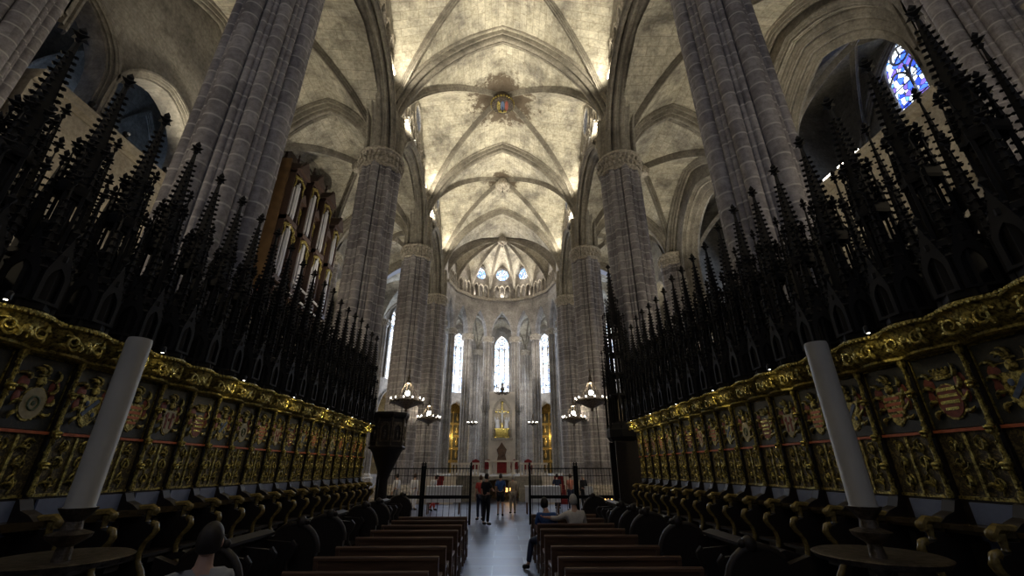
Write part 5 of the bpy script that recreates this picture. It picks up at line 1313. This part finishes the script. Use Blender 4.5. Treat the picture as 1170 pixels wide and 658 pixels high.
    for q in 'lr':
        Sx['sh'+q] = (P['sh'+q], .074); SE.append(('chest', 'sh'+q))
        Sx['el'+q] = (P['sh'+q].lerp(P['el'+q], .75 if not sleeves else 1.), .062 if not sleeves else .054); SE.append(('sh'+q, 'el'+q))
        if sleeves: Sx['wr'+q] = (P['el'+q].lerp(P['wr'+q], .93), .040); SE.append(('el'+q, 'wr'+q))
    skin_mesh(Sx, SE, 'chest', 1).build('shirt', top, t, 70)
    T = {'pelvis': (P['pelvis'], .138)}; TE = []
    for q in 'lr':
        T['hip'+q] = (P['hip'+q], .102); T['kn'+q] = (P['hip'+q].lerp(P['kn'+q], .9 if shorts else 1.), .086 if shorts else .074); TE += [('pelvis', 'hip'+q), ('hip'+q, 'kn'+q)]
        if not shorts: T['an'+q] = (P['kn'+q].lerp(P['an'+q], .95), .056); TE.append(('kn'+q, 'an'+q))
    skin_mesh(T, TE, 'pelvis', 1).build('shorts' if shorts else 'trousers', legs, t, 70)
    for q in 'lr':
        a, b = P['an'+q], P['to'+q]
        d = (b-a); F = {'heel': (a+Vector((0, 0, -.035))-d*.18, .046), 'mid': (a.lerp(b, .5), .050), 'toe': (b+d*.12, .040)}
        skin_mesh(F, [('heel', 'mid'), ('mid', 'toe')], 'mid', 1).build('shoe', 'shoe', t, 70)
    return t
walk = {'knl': (-.10, .12, .52), 'anl': (-.10, .16, .10), 'tol': (-.11, .32, .04), 'knr': (.10, .0, .50), 'anr': (.10, -.20, .12), 'tor': (.11, -.06, .04), 'ell': (-.22, -.08, 1.12), 'wrl': (-.20, -.02, .88), 'pal': (-.19, 0, .81), 'wrr': (.21, .14, .90), 'par': (.20, .18, .84)}
person('person standing in dark clothes at the left side of the gateway', (-.42, 18.25, 0), -.7, 'c_black', 'c_black', 'hair_dark', {'elr': (.24, .06, 1.15), 'wrr': (.14, .24, 1.12), 'par': (.10, .29, 1.14)}, scale=1.05)
person('person in a red shirt partly hidden behind the dark-clothed person at the gateway', (-.72, 19.9, 0), .4, 'c_red', 'c_navy', 'hair_brown', None)
person('person in a blue t-shirt and dark shorts walking away through the gateway', (.12, 21.5, 0), 0, 'c_blue', 'c_black', 'hair_dark', walk, shorts=True, scale=1.02)
person('person in pale beige clothes just right of the blue-shirted walker', (.72, 22.7, 0), .2, 'c_beige', 'c_beige', 'hair_grey', None, sleeves=True, scale=.98)
sit = {'pelvis': (0, 0, .55), 'spine': (0, -.03, .73), 'chest': (0, -.03, .92), 'neckb': (0, -.01, 1.06), 'neck': (0, .01, 1.12), 'head': (0, .03, 1.23)}
for s, q in ((-1, 'l'), (1, 'r')):
    sit.update({'sh'+q: (s*.165, -.03, 1.0), 'el'+q: (s*.21, .02, .75), 'wr'+q: (s*.14, .22, .66), 'pa'+q: (s*.12, .28, .65), 'hip'+q: (s*.09, .03, .535), 'kn'+q: (s*.12, .44, .50), 'an'+q: (s*.12, .43, .09), 'to'+q: (s*.13, .58, .035)})
YS = 10.42
man = dict(sit); man.update({'knl': (-.26, .36, .50), 'anl': (-.36, .20, .09), 'tol': (-.44, .32, .035), 'head': (-.02, .06, 1.21)})
person('person in a blue t-shirt seated at the aisle end of a right pew', (1.17, YS, 0), .1, 'c_blue', 'c_navy', 'hair_dark', man, scale=1.05)
wom = dict(sit); wom.update({'ell': (-.36, -.14, .92), 'wrl': (-.55, -.20, .95), 'pal': (-.62, -.20, .955), 'head': (-.01, .04, 1.235)})
person('grey-haired person in a cream top seated with one arm along the pew back', (1.80, YS, 0), 0, 'c_white', 'c_beige', 'hair_grey', wom, scale=1.08, sleeves=True, head_yaw=.2)
person('person in a white shirt standing furthest left behind the grille', (-5.3, 24.2, 0), 1., 'white_cloth', 'c_grey', 'hair_dark', None, sleeves=True)
person('person in a white top behind the grille, nearest the left pillar', (-4.45, 24.6, 0), -.5, 'white_cloth', 'white_cloth', 'hair_brown', None, sleeves=True)
person('person in a white top and red skirt leaning behind the left grille leaf', (-3.35, 24, 0), -.9, 'white_cloth', 'c_red', 'hair_dark', dict(walk, head=(0, .20, 1.55), neck=(0, .14, 1.46), neckb=(0, .10, 1.41), chest=(0, .06, 1.28)))
person('person in a salmon shirt standing behind the right grille leaf', (3.75, 24, 0), .3, 'c_pink', 'c_navy', 'hair_brown', None)
person('person in dark blue behind the right grille leaf, left of the salmon shirt', (3.2, 25.2, 0), -.2, 'c_navy', 'c_black', 'hair_dark', None)
person('white-haired person in black behind the right grille, right of the salmon shirt', (4.5, 24.4, 0), .6, 'c_black', 'c_black', 'hair_grey', None, sleeves=True)
person('dark-haired person in a pale grey shirt standing at the bottom left', (-1.80, 3.36, 0), .3, 'c_grey', 'c_black', 'hair_dark', {'ell': (-.38, .02, 1.27), 'wrl': (-.58, .10, 1.22), 'pal': (-.65, .12, 1.21)}, sleeves=True, scale=.955)
# racks of lit votive candles and a white notice board
amber = emit('lit_votive', (1., .55, .14), 5.)
for k, (x, y, lab) in enumerate(((-5.1, 22.6, 'low rack of amber votive lights behind the left grille'), (5.5, 22.6, 'low rack of amber votive lights behind the right grille'), (.75, 31.6, 'small rack of amber votive lights in the crypt arch beyond the gateway'))):
    t = thing('votive_rack', lab, 'candle rack', (x, y, 0), 0, 'votive racks')
    m = MB(); w_ = .75 if k < 2 else .4
    for s in (-1, 1): m.box(s*w_-.03, s*w_+.03, -.2, .2, 0, .62)
    m.box(-w_, w_, -.2, .0, .50, .53); m.box(-w_, w_, .0, .2, .62, .65); m.build('frame', 'iron', t)
    for i in range(9):
        for (yy, zz) in ((-.1, .53), (.1, .65)): m = MB(); m.lathe([(.025, 0), (.03, .09), (.0, .12)], 6, (-w_+.1+i*(2*w_-.2)/8, yy, zz)); m.build('candle_glass', amber, t)
t = thing('notice_board', 'small white notice board on a stand behind the right grille', 'notice board', (4.4, 22.4, 0))
m = MB(); m.box(-.02, .02, -.02, .02, 0, .85); m.box(-.2, .2, -.15, .15, 0, .04); m.build('stand', 'iron', t); m = MB(); m.box(-.2, .2, -.03, .0, .72, 1.2); m.build('board', 'paper', t)
# ================================================================== camera, lights
cam = bpy.data.cameras.new('camera'); co = bpy.data.objects.new('camera', cam); COL.objects.link(co)
cam.sensor_width = 36; cam.lens = 478/1170*36; cam.clip_end = 300; cam.clip_start = .05
co.location = (.2, 0, 2.0); co.rotation_euler = (R(90+23.3), 0, R(-1.21)); scene.camera = co
vs = scene.view_settings; vs.view_transform = 'Standard'; vs.look = 'None'; vs.gamma = 1; vs.use_curve_mapping = False; vs.exposure = 0
w = bpy.data.worlds.new('world'); scene.world = w; w.use_nodes = True
bg = w.node_tree.nodes['Background']; bg.inputs[0].default_value = (.62, .68, .85, 1); bg.inputs[1].default_value = .36
def lamp(kind, loc, e, col, size=.3, target=None, spot=None, blend=.6, sy=None):
    d = bpy.data.lights.new('lamp', kind); d.energy = e; d.color = col
    o = bpy.data.objects.new('lamp', d); COL.objects.link(o); o.location = loc
    if kind == 'AREA':
        d.size = size
        if sy: d.shape = 'RECTANGLE'; d.size_y = sy
    else: d.shadow_soft_size = size
    if spot: d.spot_size = R(spot); d.spot_blend = blend
    if target is not None:
        o.rotation_euler = (Vector(target)-Vector(loc)).to_track_quat('-Z', 'Y').to_euler()
    return o
WARM = (1., .905, .70); WHITE = (1., .92, .80); BLUE = (.55, .70, 1.)
for sgn in (-1, 1):
    for i in range(4):
        y0, y1 = PY[i], PY[i+1]; yc = (y0+y1)/2
        for yy in (y0+1.5, y1-1.5):
            lamp('SPOT', (sgn*5.3, yy, 19.6), 1200, WARM, .15, (sgn*2.6, yc*.45+yy*.55, 26), 110, .8)
        lamp('POINT', (sgn*7.1, yc, 21.4), 60, WHITE, .2)
        if not (sgn < 0 and i == 2): lamp('SPOT', (sgn*11.4, yc, 11.8), 700, WARM, .2, (sgn*8.8, yc, 20), 120, .8)
        else: lamp('SPOT', (-7.4, yc, 9.5), 900, WARM, .2, (-9.5, yc, 20), 110, .8)
        # lamps of the aisles, below the galleries
        lamp('POINT', (sgn*8.6, yc, 6.2), 190, (1., .84, .58), .3)
    lamp('AREA', (sgn*16.8, 22, 15.), 160, BLUE, 3., (sgn*12, 21, 13))
lamp('AREA', (-15.9, 12.6, 12.2), 60, (.4, .6, 1.), .6, (-17.2, 13.0, 16.0))
lamp('AREA', (-14., 15.9, 10.2), 8, BLUE, .5, (-15.5, 17, 13.5))
lamp('AREA', (16.9, 12.35, 17.), 40, BLUE, 1.8, (12, 12, 11), None, 0, 4.)
# daylight through the ambulatory windows
for k in range(7):
    am = (AA[k]+AA[k+1])/2; x, y = pol(am, R2-.9)
    lamp('AREA', (x, y, 14.2), 600, (.58, .73, 1.), 1.8, (0, CA[1]-14, 2), None, 0, 6.5)
for k in range(1, 6):
    am = (AA[k]+AA[k+1])/2; x, y = pol(am, R1*.86); lamp('SPOT', (x, y, 20.6), 800, WHITE, .2, (0, 41, 24.5), 150, .8)
    x, y = pol(am, R1+.75); lamp('POINT', (x, y, 21.3), 30, WHITE, .2)
for sgn in (-1, 1):
    lamp('SPOT', (sgn*4.3, 37.5, 12.), 1500, (1., .93, .84), .3, (0, 46, 14), 75, .8)
    lamp('SPOT', (sgn*2.5, 36, 7.), 420, (1., .93, .84), .2, (0, 45, 7), 26, .8)
for k in range(7):
    am = (AA[k]+AA[k+1])/2; x, y = pol(am, R2+1.6); lamp('POINT', (x, y, 5.5), 110, (1., .80, .42), .2)
    x, y = pol(am, (R1+R2)/2); lamp('POINT', (x, y, 10.), 110, (1., .92, .80), .3)
for k, (lab, x, y, z, r, top) in enumerate(CH):
    if k < 4: lamp('POINT', (x, y, z+.75), 45, (1., .85, .6), .12)
for (x, y, sgn) in spots:
    lamp('SPOT', (x-sgn*.25, y, 3.42), 2.4+15*max(0, (y-6)/10)**1.2, (1., .86, .5), .04, (sgn*4.85, y, 2.5), 125, .9)
